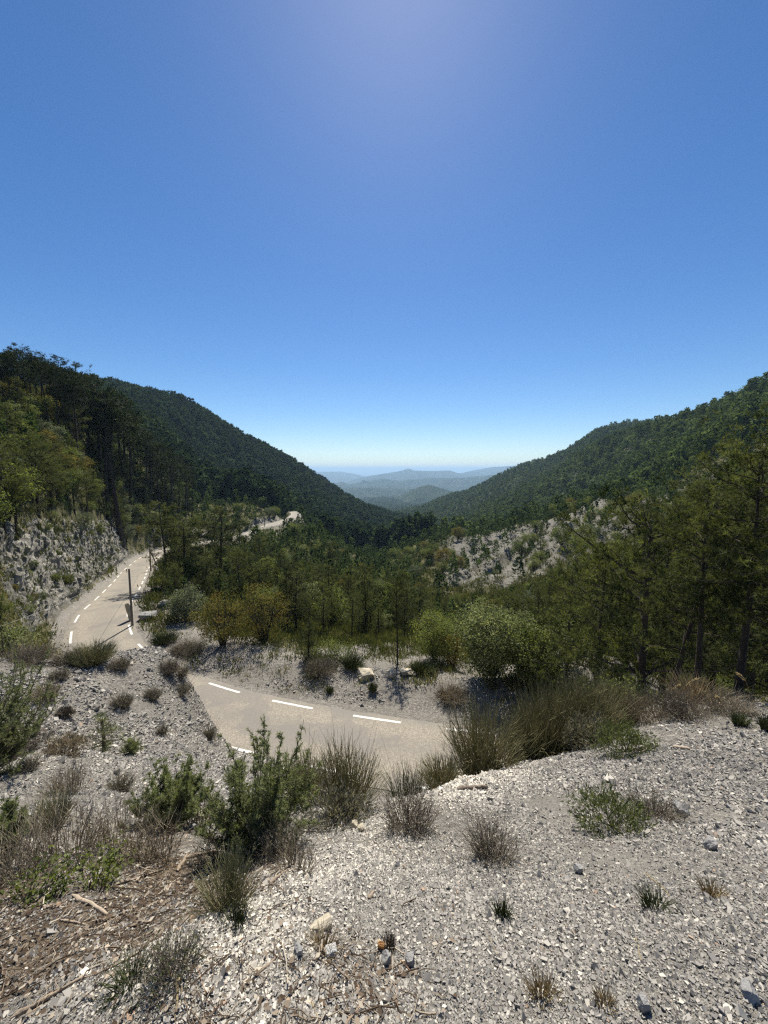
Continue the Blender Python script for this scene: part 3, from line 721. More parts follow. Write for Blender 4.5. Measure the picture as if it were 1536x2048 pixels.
def broad_mesh(H, Rc, seed, nclump, leaves, lsize, stems=4, squash=0.9, low=0.15, tintbias=0.4, clump=0.34):
    """leafy tree or shrub: forked stems, twigs and leaf rhombi gathered in uneven clumps"""
    g = np.random.default_rng(seed)
    tr = Geo(); zc = H * (low + 1) / 2; hz = H * (1 - low) / 2 * squash + H * .04
    u = rnd_unit(nclump, g); rad = 0.35 + 0.65 * g.random(nclump) ** 0.5
    cl = np.stack([u[:, 0] * Rc * rad, u[:, 1] * Rc * rad, zc + u[:, 2] * hz * rad], 1)
    cl[:, :2] *= (0.75 + 0.35 * np.clip((cl[:, 2:3] - low * H) / (H * .6), 0, 1))
    th = g.random(stems) * 6.28
    tips = np.stack([np.cos(th) * Rc * .5, np.sin(th) * Rc * .5, H * (0.7 + .25 * g.random(stems))], 1)
    if stems == 1: tips[:] = (0, 0, H * .85)
    p0 = np.stack([np.cos(th), np.sin(th), np.zeros(stems)], 1) * 0.04 * Rc * (stems > 1) + [0, 0, -0.2]
    S = branch_curve(p0, tips - p0, np.ones(stems), np.zeros(stems), 9, g, 0.25 * Rc)
    S[:, 0] = p0
    r0 = (0.010 * H + .012) * (1.6 if stems == 1 else 1.0)
    v_, q_, _ = tubes(S, r0 * np.linspace(1, .2, 9)[None], 6); tr.add(v_, q=q_)
    si = g.integers(0, stems, nclump); ki = np.clip(((cl[:, 2] / H) * 7 - 1.5 * g.random(nclump)).astype(int), 1, 7)
    b0 = S[si, ki]
    Bm = np.linspace(0, 1, 5)[None, :, None] * (cl - b0)[:, None, :] + b0[:, None, :]
    Bm[:, 1:-1] += g.normal(size=(nclump, 3, 3)) * 0.03 * Rc
    v_, q_, _ = tubes(Bm, r0 * .35 * np.linspace(1, .3, 5)[None], 3); tr.add(v_, q=q_)
    n_ = nclump * leaves
    ci = np.repeat(np.arange(nclump), leaves)
    cs = Rc * clump * (0.6 + 0.7 * g.random(nclump))
    off = g.normal(size=(n_, 3)) * 0.55 * cs[ci][:, None]; off[:, 2] *= 0.7
    c = cl[ci] + off
    c[:, 2] = np.maximum(c[:, 2], 0.02 + 0.1 * g.random(n_) * H)
    d = rnd_unit(n_, g) * 0.8 + np.array([0, 0, -0.15]); d /= np.linalg.norm(d, axis=1, keepdims=True)
    wv = np.cross(d, rnd_unit(n_, g)); wv /= np.linalg.norm(wv, axis=1, keepdims=True)
    s_ = lsize * (0.6 + 0.8 * g.random(n_))[:, None]
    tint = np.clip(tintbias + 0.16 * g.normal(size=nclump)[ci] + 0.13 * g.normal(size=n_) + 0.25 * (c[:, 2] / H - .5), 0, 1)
    V, Q, a = rhombi(c, d * s_, wv * s_ * 0.33, tint)
    return tr, Geo().add(V, q=Q, a=a)
def stems_mesh(n_, H, Rb, Rt, seed, rad=0.0016, twigs=2, M=6, curl=0.35, tmin=0.1, sub=0.35, leaf=None):
    """broom-like or dry shrub: many thin upright stems with forked side twigs"""
    g = np.random.default_rng(seed)
    th = g.random(n_) * 6.28; rr = np.sqrt(g.random(n_))
    p0 = np.stack([np.cos(th) * rr * Rb, np.sin(th) * rr * Rb, np.full(n_, -0.02)], 1)
    hh = H * (0.55 + 0.45 * g.random(n_)) * (1 - 0.35 * rr ** 2)
    th2 = th + g.normal(size=n_) * .35
    d = np.stack([np.cos(th2) * rr * (Rt - Rb), np.sin(th2) * rr * (Rt - Rb), hh], 1)
    k_ = np.linspace(0, 1, M)[None, :, None]
    P = p0[:, None, :] + d[:, None, :] * np.concatenate([k_ ** (1 + curl), k_ ** (1 + curl), k_], 2)
    P[:, 1:] += np.cumsum(g.normal(size=(n_, M - 1, 3)) * .022 * H, 1)
    tint = np.clip(.45 + .22 * g.normal(size=n_), 0, 1)
    G = Geo()
    v_, q_, a = tubes(P, rad * 1.35 * np.linspace(1.4, .35, M)[None] * 1.6, 3, tint); G.add(v_, q=q_, a=a)
    ends = [P]
    for _ in range(twigs):
        i = np.arange(n_); k0 = g.integers(1, M - 1, n_)
        b0 = P[i, k0]; rem = P[i, -1] - b0
        ax = rem * (0.5 + 0.6 * g.random((n_, 1))) + g.normal(size=(n_, 3)) * sub * np.linalg.norm(rem, axis=1, keepdims=True) * .6
        Q_ = b0[:, None, :] + ax[:, None, :] * np.linspace(0, 1, 4)[None, :, None]
        Q_[:, 1:] += np.cumsum(g.normal(size=(n_, 3, 3)) * .012 * H, 1)
        v_, q_, a = tubes(Q_, rad * np.linspace(1, .35, 4)[None] * 1.5, 3, np.clip(tint + .12 * g.normal(size=n_), 0, 1)); G.add(v_, q=q_, a=a)
        ends.append(Q_)
    if leaf:
        cnt, ls = leaf
        E_ = np.concatenate([e[:, 1:].reshape(-1, 3) for e in ends]); ii_ = g.integers(0, len(E_), cnt)
        c = E_[ii_] + g.normal(size=(cnt, 3)) * ls * .6
        dd = rnd_unit(cnt, g) + [0, 0, .5]; ww = np.cross(dd, rnd_unit(cnt, g))
        V, Q2, a = rhombi(c, dd * ls, ww * ls * .2, np.clip(.5 + .25 * g.normal(size=cnt), 0, 1)); 
        return G, Geo().add(V, q=Q2, a=a)
    return G, None
def juniper_mesh(H, Rc, seed, nb=60, needles=16000, nl=0.016):
    """prickly juniper: rising limbs carrying dense short needles on side sprigs, ragged outline"""
    g = np.random.default_rng(seed)
    th = g.random(nb) * 6.28; q0 = g.random(nb)
    hz = H * 0.5 * g.random(nb) ** 1.3
    p0 = np.stack([np.cos(th) * .03 * Rc, np.sin(th) * .03 * Rc, hz * .4], 1)
    out = Rc * (0.25 + 0.75 * q0); top = H * (0.35 + 0.62 * g.random(nb)) * (1.05 - 0.45 * q0)
    d = np.stack([np.cos(th) * out, np.sin(th) * out, top], 1)
    k_ = np.linspace(0, 1, 8)[None, :, None]
    P = p0[:, None] + d[:, None] * np.concatenate([k_ ** .9, k_ ** .9, k_ ** 1.25], 2)
    P[:, 1:] += np.cumsum(g.normal(size=(nb, 7, 3)) * .018 * H, 1)
    W = Geo(); v_, q_, _ = tubes(P, (0.006 * H + .0015) * np.linspace(1, .2, 8)[None], 4); W.add(v_, q=q_)
    ns = nb * 26
    bi = g.integers(0, nb, ns); kf = 1.2 + 5.7 * g.random(ns); i0 = np.minimum(kf.astype(int), 6); fr = (kf - i0)[:, None]
    b0 = P[bi, i0] * (1 - fr) + P[bi, i0 + 1] * fr
    sd = rnd_unit(ns, g) * .8 + [0, 0, .55]; sl_ = H * (0.035 + .075 * g.random(ns)) 
    S = b0[:, None] + sd[:, None] * (sl_[:, None, None] * np.linspace(0, 1, 4)[None, :, None])
    v_, q_, _ = tubes(S, .0012 * (1 + H) * np.linspace(1, .4, 4)[None], 3); W.add(v_, q=q_)
    si = g.integers(0, ns, needles); kk = g.random((needles, 1))
    c = S[si, 0] * (1 - kk) + S[si, 3] * kk
    nd = rnd_unit(needles, g) * .9 + sd[si] * .5; nd /= np.linalg.norm(nd, axis=1, keepdims=True)
    wv = np.cross(nd, rnd_unit(needles, g)); wv /= np.linalg.norm(wv, axis=1, keepdims=True)
    L = nl * (0.6 + .8 * g.random((needles, 1)))
    tint = np.clip(.42 + .2 * g.normal(size=ns)[si] + .12 * g.normal(size=needles), 0, 1)
    V, T, a = tris(c, nd * L, wv * L * .085, tint)
    return W, Geo().add(V, t=T, a=a)

def blob_shrub(H, Rc, seed, n_, ls):
    """small dense shrub: leaf slivers pointing outwards over a low dome with twigs under"""
    g = np.random.default_rng(seed)
    u = rnd_unit(n_, g); u[:, 2] = np.abs(u[:, 2])
    lump = 1 + 0.22 * np.sin(u[:, 0] * 7 + seed) * np.cos(u[:, 1] * 6) + .1 * g.normal(size=n_)
    rad = (0.45 + .55 * g.random(n_) ** .5) * lump
    c = u * rad[:, None] * [Rc, Rc, H]
    d = u * [.5, .5, 1] + rnd_unit(n_, g) * .55; d /= np.linalg.norm(d, axis=1, keepdims=True)
    wv = np.cross(d, rnd_unit(n_, g)); L = ls * (.6 + .8 * g.random((n_, 1)))
    tint = np.clip(.4 + .2 * np.sin(u[:, 0] * 9 + u[:, 1] * 11 + seed) + .18 * g.normal(size=n_), 0, 1)
    V, T, a = tris(c, d * L, wv * L * .14, tint)
    m_ = max(14, n_ // 120); uu = rnd_unit(m_, g); uu[:, 2] = np.abs(uu[:, 2])
    P = np.linspace(0, .9, 5)[None, :, None] * (uu * [Rc, Rc, H])[:, None]; P[:, 1:] += g.normal(size=(m_, 4, 3)) * .03 * Rc
    v_, q_, _ = tubes(P, (.002 + .01 * H) * np.linspace(1, .3, 5)[None], 3)
    return Geo().add(v_, q=q_), Geo().add(V, t=T, a=a)

# ---------------------------------------------------------------- prototypes kept as mesh data
def proto(trcr, wood, leafm, n1='trunk', n2='crown'):
    tr, cr = trcr
    a = tr.build(n1, wood, link=False)
    b = cr.build(n2, leafm, link=False) if cr is not None else None
    return (a, b)
used_names = {}
def put(pr, kind, loc, label, cat, group=None, scale=(1, 1, 1), rz=0.0, tilt=(0, 0)):
    e = empty(kind, loc, rz)
    e.rotation_euler = (tilt[0], tilt[1], rz)
    e.scale = scale
    tag(e, label, cat, group)
    for part in pr:
        if part is None: continue
        c = part.copy(); col.objects.link(c); c.parent = e
    return e
# near pines: height 8 as unit; mid pines coarser
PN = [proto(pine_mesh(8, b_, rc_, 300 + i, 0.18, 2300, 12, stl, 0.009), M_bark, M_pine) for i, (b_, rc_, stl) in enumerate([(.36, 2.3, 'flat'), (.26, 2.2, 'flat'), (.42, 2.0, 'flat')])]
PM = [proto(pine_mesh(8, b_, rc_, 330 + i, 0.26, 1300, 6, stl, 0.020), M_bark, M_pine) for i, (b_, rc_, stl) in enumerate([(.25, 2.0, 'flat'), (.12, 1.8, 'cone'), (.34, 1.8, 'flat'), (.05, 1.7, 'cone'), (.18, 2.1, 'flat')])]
PT = [proto(pine_mesh(14, b_, rc_, 360 + i, 0.36, 620, 7, stl, 0.030, .012), M_bark, M_pine_shade) for i, (b_, rc_, stl) in enumerate([(.60, 2.1, 'tall'), (.68, 2.0, 'tall'), (.56, 2.3, 'tall'), (.64, 1.8, 'tall')])]
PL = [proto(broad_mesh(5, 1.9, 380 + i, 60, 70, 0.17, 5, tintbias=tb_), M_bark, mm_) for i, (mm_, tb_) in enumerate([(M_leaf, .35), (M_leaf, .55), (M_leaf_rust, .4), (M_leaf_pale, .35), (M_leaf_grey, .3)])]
print('protos', round(time.time() - T0, 1))

def place_top(pr, H0, px, r, pytop, kind, label, cat, group=None, wide=1.0, pybase=1200, rz=None, tilt=(0, 0), sink=0.0, minh=1.0):
    """stand a tree at column px, distance r, tall enough for its tip to reach row pytop"""
    az, _ = az_t(px, pybase)
    _, tt_ = az_t(px, pytop + (12 if r < 60 else 4))
    x, y = r * math.sin(R(az)), r * math.cos(R(az)); z = float(ground_z(x, y)) - sink
    h = max(minh, tt_ * r - z); s = h / H0
    ws = s * wide
    return put(pr, kind, (x, y, z), label, cat, group, (ws, ws, s), rng.random() * 6.28 if rz is None else rz, tilt)

# right-hand stand of pines just beyond the gravel crest
G_R = 'pines standing beyond the right-hand gravel crest'
RP = [(1495, 11.2, 905, 0, 1.0, 'tall black pine with straight trunk, rightmost full trunk on the gravel crest'),
      (1408, 12.2, 985, 2, 1.0, 'black pine with straight trunk on the crest beside the tall rightmost one'),
      (1348, 12.8, 1045, 0, 1.0, 'black pine with leaning trunk behind the big broom bush'),
      (1285, 17.5, 1010, 1, 1.05, 'dense black pine behind the leaning trunk, its tip touching the marl ridge'),
      (1205, 21, 1085, 1, 1.0, 'dense dark pine right of the pale-leaved tree beyond the broom'),
      (1140, 25, 1140, 0, 1.0, 'bushy pine standing over the big broom bush'),
      (1085, 30, 1175, 1, .95, 'broad green pine directly right behind the pale-leaved tree'),
      (1600, 10.5, 820, 1, 1.1, 'pine leaning its boughs in from the right edge of the view'),
      (1440, 26, 985, 0, 1.3, 'spreading pine behind the two straight crest trunks'),
      (1530, 24, 935, 1, 1.3, 'high crowned pine at the right edge behind the crest'),
      (1040, 40, 1205, 1, .9, 'pointed pine left of the dense stand in the gully'),
      (1245, 30, 1085, 1, 1.0, 'dark pine between the dense pines, lower than both neighbours'),
      (1345, 24, 1030, 0, 1.0, 'dark pine filling the gap behind the leaning trunk'),
      (1175, 34, 1130, 1, 1.0, 'dark pine on the slope under the marl ridge'),
      (1100, 48, 1150, 1, .8, 'pine on the gully side under the striped marl face')]
for px, r, pt, k_, wd, lb in RP:
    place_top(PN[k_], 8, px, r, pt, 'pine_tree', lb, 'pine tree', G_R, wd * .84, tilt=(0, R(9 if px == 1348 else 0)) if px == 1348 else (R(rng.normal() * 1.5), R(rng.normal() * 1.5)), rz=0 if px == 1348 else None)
# individually recognisable trees across the road
IND = [(795, 28, 1150, 'N2', 1.0, 'lone slender pine with bare trunk behind the three boulders', 1325),
       (742, 44, 1200, 'M0', 1.0, 'young pine left of the lone slender pine', 1275),
       (617, 28.5, 1222, 'M3', 1.1, 'low bushy conifer touching the berm right of the rusty hazels', 1330),
       (592, 40, 1130, 'M0', 1.1, 'dark pine rising behind the rusty hazels', 1240),
       (333, 62, 1005, 'M0', 1.0, 'slim pine left of the roadside pair beside the bend', 1125),
       (374, 60, 1033, 'M2', 1.3, 'dark pine below the road left of the taller roadside pine', 1165),
       (440, 62, 1015, 'M0', 1.3, 'tall dark pine in the middle of the roadside group', 1170),
       (497, 64, 1068, 'M1', 1.1, 'dark pine at the right end of the roadside group', 1180),
       (545, 70, 1085, 'M0', 1.1, 'mid green pine right of the roadside group', 1180),
       (38, 52, 900, 'N0', 1.0, 'tall pine with bare leaning trunk over the left cliff', 1110),
       (12, 48, 880, 'N2', 1.0, 'pine at the left edge beside the bare leaning trunk', 1100),
       (80, 62, 880, 'N0', 1.1, 'spreading pine on the bank above the left cliff', 1050),
       (105, 60, 905, 'N1', 1.0, 'pine with dense boughs above the left cliff', 1040),
       (150, 60, 920, 'N0', 1.0, 'bright olive pine standing on top of the rock cliff', 1035),
       (176, 63, 940, 'N2', 1.0, 'thin pine at the right brow of the rock cliff', 1055),
       (236, 80, 968, 'M1', .9, 'small pointed pine above the far end of the cliff', 1060),
       (60, 70, 860, 'N1', 1.1, 'pine further up behind the left cliff', 1000),
       (120, 72, 885, 'N0', 1.0, 'pine in the second row above the cliff', 990)]
for px, r, pt, pk, wd, lb, pb in IND:
    if px < 300: r = float(np.hypot(*hit(px, pb)[:2])) + .5
    P_ = {'N': PN, 'M': PM}[pk[0]][int(pk[1])]
    place_top(P_, 8, px, r, pt, 'pine_tree', lb, 'pine tree', None, wd * (0.62 if 'lone' in lb else 1), pb)
# broad-leaved trees and shrubs one can tell apart
def own_broad(px, py, H, Rc, seed, nclump, leaves, ls, m, kind, label, cat, r=None, stems=5, low=.12, tb=.4, clump=.34):
    p = hit(px, py) if r is None else at_r(px, py, r)
    pr = proto(broad_mesh(H, Rc, seed, nclump, leaves, ls, stems, low=low, tintbias=tb, clump=clump), M_bark, m)
    return put(pr, kind, p - [0, 0, .1], label, cat)
own_broad(985, 1385, 5.6, 2.2, 401, 120, 130, 0.13, M_leaf_pale, 'whitebeam_tree', 'rounded pale-leaved tree catching the light at the right end of the berm', 'tree', r=26, low=.08)
own_broad(1065, 1385, 4.2, 1.5, 402, 60, 110, 0.13, M_leaf, 'small_tree', 'dark low broadleaf tree between pale-leaved tree and broom', 'tree', r=25, low=.02)
own_broad(868, 1330, 3.9, 1.7, 403, 90, 90, 0.10, M_leaf, 'small_tree', 'airy light green small tree left of the pale-leaved one', 'tree', r=29, tb=.65, low=.05)
own_broad(905, 1340, 2.6, 1.2, 404, 50, 80, 0.09, M_leaf_rust, 'small_tree', 'yellowish sapling between the airy tree and the pale-leaved tree', 'tree', r=28, tb=.5)
own_broad(448, 1305, 4.6, 2.1, 405, 85, 75, 0.10, M_leaf_rust, 'hazel_bush', 'rusty green hazel bush, left one of the pair on the berm', 'bush', r=33, stems=9, low=.02, clump=.24)
own_broad(528, 1318, 5.3, 2.2, 406, 90, 75, 0.10, M_leaf_rust, 'hazel_bush', 'rusty green hazel bush with reddish tips, right one of the pair', 'bush', r=33, stems=10, low=.02, clump=.24)
own_broad(378, 1255, 3.6, 1.6, 407, 80, 90, 0.12, M_leaf_grey, 'round_shrub', 'round grey-green shrub on the bank below the roadside pole', 'shrub', r=42, low=.02, tb=.35)
own_broad(32, 1312, 3.0, 2.0, 408, 80, 90, 0.10, M_leaf_rust, 'round_shrub', 'yellowing shrub at the left edge below the netted rock', 'shrub', r=30, low=.0, tb=.45)
own_broad(88, 1300, 2.2, 1.6, 409, 60, 80, 0.10, M_leaf_rust, 'round_shrub', 'lower yellowing shrub beside the road bend on the left', 'shrub', r=33, low=.0, tb=.4)
own_broad(670, 1330, 1.6, 1.5, 410, 40, 70, 0.09, M_leaf, 'round_shrub', 'low reddish green scrub on the berm left of the boulders', 'shrub', r=28, low=.0, tb=.6)
own_broad(1235, 1400, 2.6, 1.2, 411, 60, 80, 0.09, M_leaf, 'small_tree', 'fresh green sapling between the broom and the leaning pine', 'tree', r=13.5, tb=.8)

# tall dense stand on the left ridge crest
G_S = 'tall pines of the stand along the left ridge crest'
g2 = np.random.default_rng(11)
stand_labels = ['tall bare-trunked pine in the crowded row along the left ridge crest']
top_line_x = [-120, 0, 30, 60, 125, 160, 200, 240, 262, 300, 340, 400]; top_line_y = [680, 705, 676, 672, 695, 722, 745, 768, 785, 845, 880, 935]
for k_ in range(50):
    px = -60 + 440 * (k_ + g2.random()) / 50
    pt = np.interp(px, top_line_x, top_line_y) + abs(g2.normal()) * 14 + (k_ % 3) * 12 + 4
    r = np.interp(px, [-60, 30, 150, 250, 330, 400], [84, 88, 97, 127, 159, 175]) * (1 + (k_ % 3) * -0.045 + g2.normal() * .02)
    place_top(PT[k_ % 4], 14, px, r, pt, 'pine_tree', '%s bare-trunked pine, %s row of the ridge-crest stand, %s' % (['tall', 'high-crowned', 'full-crowned', 'slim'][k_ % 4], ['back', 'middle', 'front'][k_ % 3], 'on its highest part' if px < 100 else ('where sky shows between trunks' if px < 200 else ('on its lower half' if px < 300 else 'at its lower end'))), 'pine tree', G_S, 0.85 + .35 * g2.random(), 850, tilt=(R(g2.normal() * 2), R(g2.normal() * 2)), minh=5)

PG = [proto(pine_mesh(8, b_, rc_, 430 + i, 0.28, 1100, 6, stl, 0.024), M_bark, M_pine_shade) for i, (b_, rc_, stl) in enumerate([(.2, 2.1, 'flat'), (.08, 1.9, 'cone'), (.3, 2.0, 'flat')])]  # hollow pines share the needle colour darkened for shade
g6 = np.random.default_rng(67)
for k_ in range(46):
    px, py = g6.uniform(165, 385), g6.uniform(945, 1062)
    if py > 1010 + (px - 165) * .35 + 20: continue
    p = hit(px, py); r_ = float(np.hypot(p[0], p[1]))
    if r_ > 230 or float(road_dist(p[0], p[1])[0][0]) < 5: continue
    h_ = g6.uniform(5.5, 10)
    put(PG[k_ % 3], 'pine_tree', p - [0, 0, .2], '%s dark %s pine in the shaded hollow under the tall stand, %s' % ('tall' if h_ > 8 else ('middling' if h_ > 6.7 else 'short'), ['open', 'conical', 'broad'][k_ % 3], 'left side' if px < 240 else ('middle' if px < 310 else 'right side')), 'pine tree', 'pines in the shaded hollow', (h_ / 8, h_ / 8, h_ / 8), g6.random() * 6.28)

# ---------------------------------------------------------------- scattered trees on the slopes nearer than 230 m
def in_poly(x, y, P):
    ins = np.zeros(x.shape, bool); n_ = len(P)
    for i in range(n_):
        x1, y1 = P[i]; x2, y2 = P[(i + 1) % n_]
        c = ((y1 > y) != (y2 > y)) & (x < (x2 - x1) * (y - y1) / (y2 - y1 + 1e-9) + x1)
        ins ^= c
    return ins
g3 = np.random.default_rng(23)
NS = 60000
azs = g3.uniform(-54, 54, NS); rs = np.exp(g3.uniform(math.log(27), math.log(236), NS))
xs = rs * np.sin(np.radians(azs)); ys = rs * np.cos(np.radians(azs)); zs = ground_z(xs, ys)
keep_w = (rs / 236) ** 2                      # uniform per square metre
rd, rsd, rz = road_dist(xs, ys)
px_, py_, zc_ = project(xs, ys, zs)
hh = np.where(g3.random(NS) < .7, g3.uniform(4.5, 9.5, NS), g3.uniform(2.2, 4.5, NS))
left_up = (rsd > 0) & (rd < 200) & (xs < -30)
hh = np.where(rs > 110, hh * 1.15, hh)
_, pt_, _ = project(xs, ys, zs + hh)
ok = (rd > 5.5) & (g3.random(NS) < keep_w * 1.6)
# keep clear what the photograph keeps clear: the visible road, the cliff, the marl ridge, the berm
wpx = 1.5 / zc_ * F
def clear(P):
    P = np.array(P, float)
    bad = np.zeros(NS, bool)
    for f_ in (0, .5, 1.0):
        yy = py_ + (pt_ - py_) * f_
        for dx in (-1, 0, 1): bad |= in_poly(px_ + dx * wpx * (1 if f_ < 1 else .3), yy, P)
    return ~bad
ok &= clear([(90, 1050), (160, 1035), (270, 1095), (345, 1080), (350, 1112), (300, 1160), (345, 1260), (520, 1340), (520, 1420), (120, 1420), (60, 1160)])
ok &= clear([(455, 1078), (500, 1062), (500, 1074), (470, 1082)]) & clear([(520, 1048), (560, 1038), (560, 1052), (520, 1064)])
ok &= clear([(845, 1140), (905, 1085), (1030, 1070), (1130, 1035), (1190, 1000), (1290, 1000), (1290, 1040), (1180, 1090), (1130, 1125), (1000, 1175), (870, 1200)]) | (g3.random(NS) < 0.06)
ok &= ~((px_ > 300) & (px_ < 1030) & (rs < 40)) & ~((px_ > 300) & (px_ < 560) & (rs < 48))
ok &= ~((rs > 84) & (rs < 150) & (px_ < 290) & (py_ < 900))
can = np.interp(px_, [300, 560, 700, 800, 900, 1000, 1060, 1130, 1200, 1250, 1300, 1400, 1450, 1536], [1060, 1090, 1125, 1140, 1150, 1165, 1150, 1115, 1075, 1035, 1005, 990, 955, 890])
ok &= ~((px_ > 560) & (rs < 105) & (pt_ < can))
ok &= visible(xs, ys, hh * .8)
idx = np.nonzero(ok)[0]
# thin out so that crowns do not coincide
sel = []
cell = {}
for i in idx[np.argsort(rs[idx])]:
    md = max(1.7, hh[i] * .34) + rs[i] * 0.008
    kx, ky = int(xs[i] // 4), int(ys[i] // 4); good = True
    for a in (-1, 0, 1):
        for b in (-1, 0, 1):
            for (x2, y2) in cell.get((kx + a, ky + b), ()):
                if (x2 - xs[i]) ** 2 + (y2 - ys[i]) ** 2 < md * md: good = False
    if good:
        sel.append(i); cell.setdefault((kx, ky), []).append((xs[i], ys[i]))
sel = np.array(sel)
print('scattered candidates', len(sel))
def region(i):
    if xs[i] < -25 and left_up[i]: return 'L'
    if azs[i] < -6: return 'C1'
    if azs[i] < 12: return 'C2'
    return 'R'
RL = {'L': ('on the steep bank above the road', 'trees on the left bank'),
      'C1': ('on the slope below the road', 'trees below the road'),
      'C2': ('in the gully behind the boulders', 'trees in the gully'),
      'R': ('below the marl ridge', 'trees on the right slope')}
vis_sz = hh[sel] / rs[sel]
order = sel[np.argsort(-vis_sz)]
is_broad = g3.random(NS) < np.where(azs > -6, 0.36, 0.30)
n_p = n_b = 0; rest = []
for i in order:
    reg = region(i); where, grp = RL[reg]
    loc = (xs[i], ys[i], zs[i] - .1)
    sz = 'tall' if hh[i] > 7 else ('middling' if hh[i] > 4.6 else 'small')
    dist = 'nearest' if rs[i] < 50 else ('near' if rs[i] < 75 else ('far' if rs[i] < 120 else 'farthest'))
    if is_broad[i]:
        if n_b >= 270: rest.append(i); continue
        n_b += 1; s = hh[i] * .72 / 5; k_ = int(g3.choice([0, 0, 0, 1, 4, 0, 3] if reg == 'L' else [0, 0, 1, 1, 2, 3, 4]))
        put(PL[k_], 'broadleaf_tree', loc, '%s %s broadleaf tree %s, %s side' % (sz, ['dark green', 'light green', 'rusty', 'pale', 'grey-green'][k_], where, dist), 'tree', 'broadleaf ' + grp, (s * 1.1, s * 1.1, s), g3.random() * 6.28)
    else:
        if n_p >= 160: rest.append(i); continue
        n_p += 1; s = hh[i] / 8; k_ = int(g3.integers(0, 5)); pr = PM[k_]
        put(pr, 'pine_tree', loc, '%s %s pine %s, %s side' % (sz, ['open', 'pointed', 'clean-stemmed', 'conical', 'broad'][k_], where, dist), 'pine tree', 'pine ' + grp, (s * .95, s * .95, s), g3.random() * 6.28, (R(g3.normal() * 2), R(g3.normal() * 2)))
print('individual pines', n_p, 'broadleaves', n_b, 'rest', len(rest))

# bushes and young trees crowding the steep bank between the cliff and the tall stand
g5 = np.random.default_rng(57)
nb_ = 0
for (xa, xb, ya, yb, n_) in ((0, 150, 800, 1010, 34), (150, 340, 900, 1075, 52), (0, 250, 1010, 1240, 34), (250, 420, 1010, 1085, 18), (940, 1250, 1010, 1180, 26)):
    for k_ in range(n_):
        px, py = g5.uniform(xa, xb), g5.uniform(ya, yb); p = hit(px, py); r_ = float(np.hypot(p[0], p[1]))
        if r_ > 240 or abs(float(road_dist(p[0], p[1])[0][0])) < 4.2: continue
        low_ = (xa == 0 and ya == 1010) or xa == 940
        h_ = g5.uniform(.7, 1.6) if low_ else g5.uniform(2.0, 4.6)
        sh_ = int(g5.choice([0, 0, 3, 2, 4])); where = 'marl ridge' if xa == 940 else ('netted rock face' if low_ else ('bank under the tall stand' if px > 150 else 'upper left bank'))
        put(PL[sh_], 'bank_bush', p - [0, 0, .15], '%s %s bush %s on the %s' % ('low' if low_ else ('big' if h_ > 3.3 else 'small'), ['dark green', 'olive', 'rusty', 'pale', 'grey-green'][sh_], 'high up' if py < (ya + yb) / 2 else 'low down', where), 'bush', 'bushes on the steep banks and marl faces', (h_ / 5 * 1.15, h_ / 5 * 1.15, h_ / 5), g5.random() * 6.28); nb_ += 1
print('bank bushes', nb_)

# ---------------------------------------------------------------- far forest: one mass on each mountain
def lowpine(seed, per=110):
    g = np.random.default_rng(seed)
    n_ = per; z = g.random(n_) ** .8; prof = (1 - z) ** .8 * .9 + .06
    th = g.random(n_) * 6.28; rr = prof * (0.5 + .6 * g.random(n_)) * .26
    c = np.stack([np.cos(th) * rr, np.sin(th) * rr, .16 + .82 * z], 1)
    d = np.stack([np.cos(th), np.sin(th), .5 + g.normal(size=n_) * .4], 1) * .10
    wv = np.cross(d, rnd_unit(n_, g)); wv = wv / np.linalg.norm(wv, axis=1, keepdims=True) * .045
    V = np.stack([c - wv, c + wv, c + d], 1).reshape(-1, 3)
    V2 = np.array([(-.012, 0, -.05), (.012, 0, -.05), (0, 0, .7), (0, -.012, -.05), (0, .012, -.05), (0, 0, .7)])
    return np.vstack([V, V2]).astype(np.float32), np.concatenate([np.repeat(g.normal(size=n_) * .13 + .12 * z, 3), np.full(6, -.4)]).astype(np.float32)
def lowbroad(seed, per=130):
    g = np.random.default_rng(seed)
    cl = rnd_unit(9, g) * .24; cl[:, 2] = cl[:, 2] * 1.0 + .52
    ci = g.integers(0, 9, per); c = cl[ci] + rnd_unit(per, g) * .15
    d = (c - [0, 0, .45]) + rnd_unit(per, g) * .2; d = d / np.linalg.norm(d, axis=1, keepdims=True)
    a_ = np.cross(d, rnd_unit(per, g)); a_ = a_ / np.linalg.norm(a_, axis=1, keepdims=True) * .055; b_ = np.cross(d, a_)
    V = np.stack([c - a_ - b_ * .5, c + a_ - b_ * .5, c + b_], 1).reshape(-1, 3)
    return V.astype(np.float32), np.repeat(g.normal(size=per) * .12 + (c[:, 2] - .5) * .5, 3).astype(np.float32)
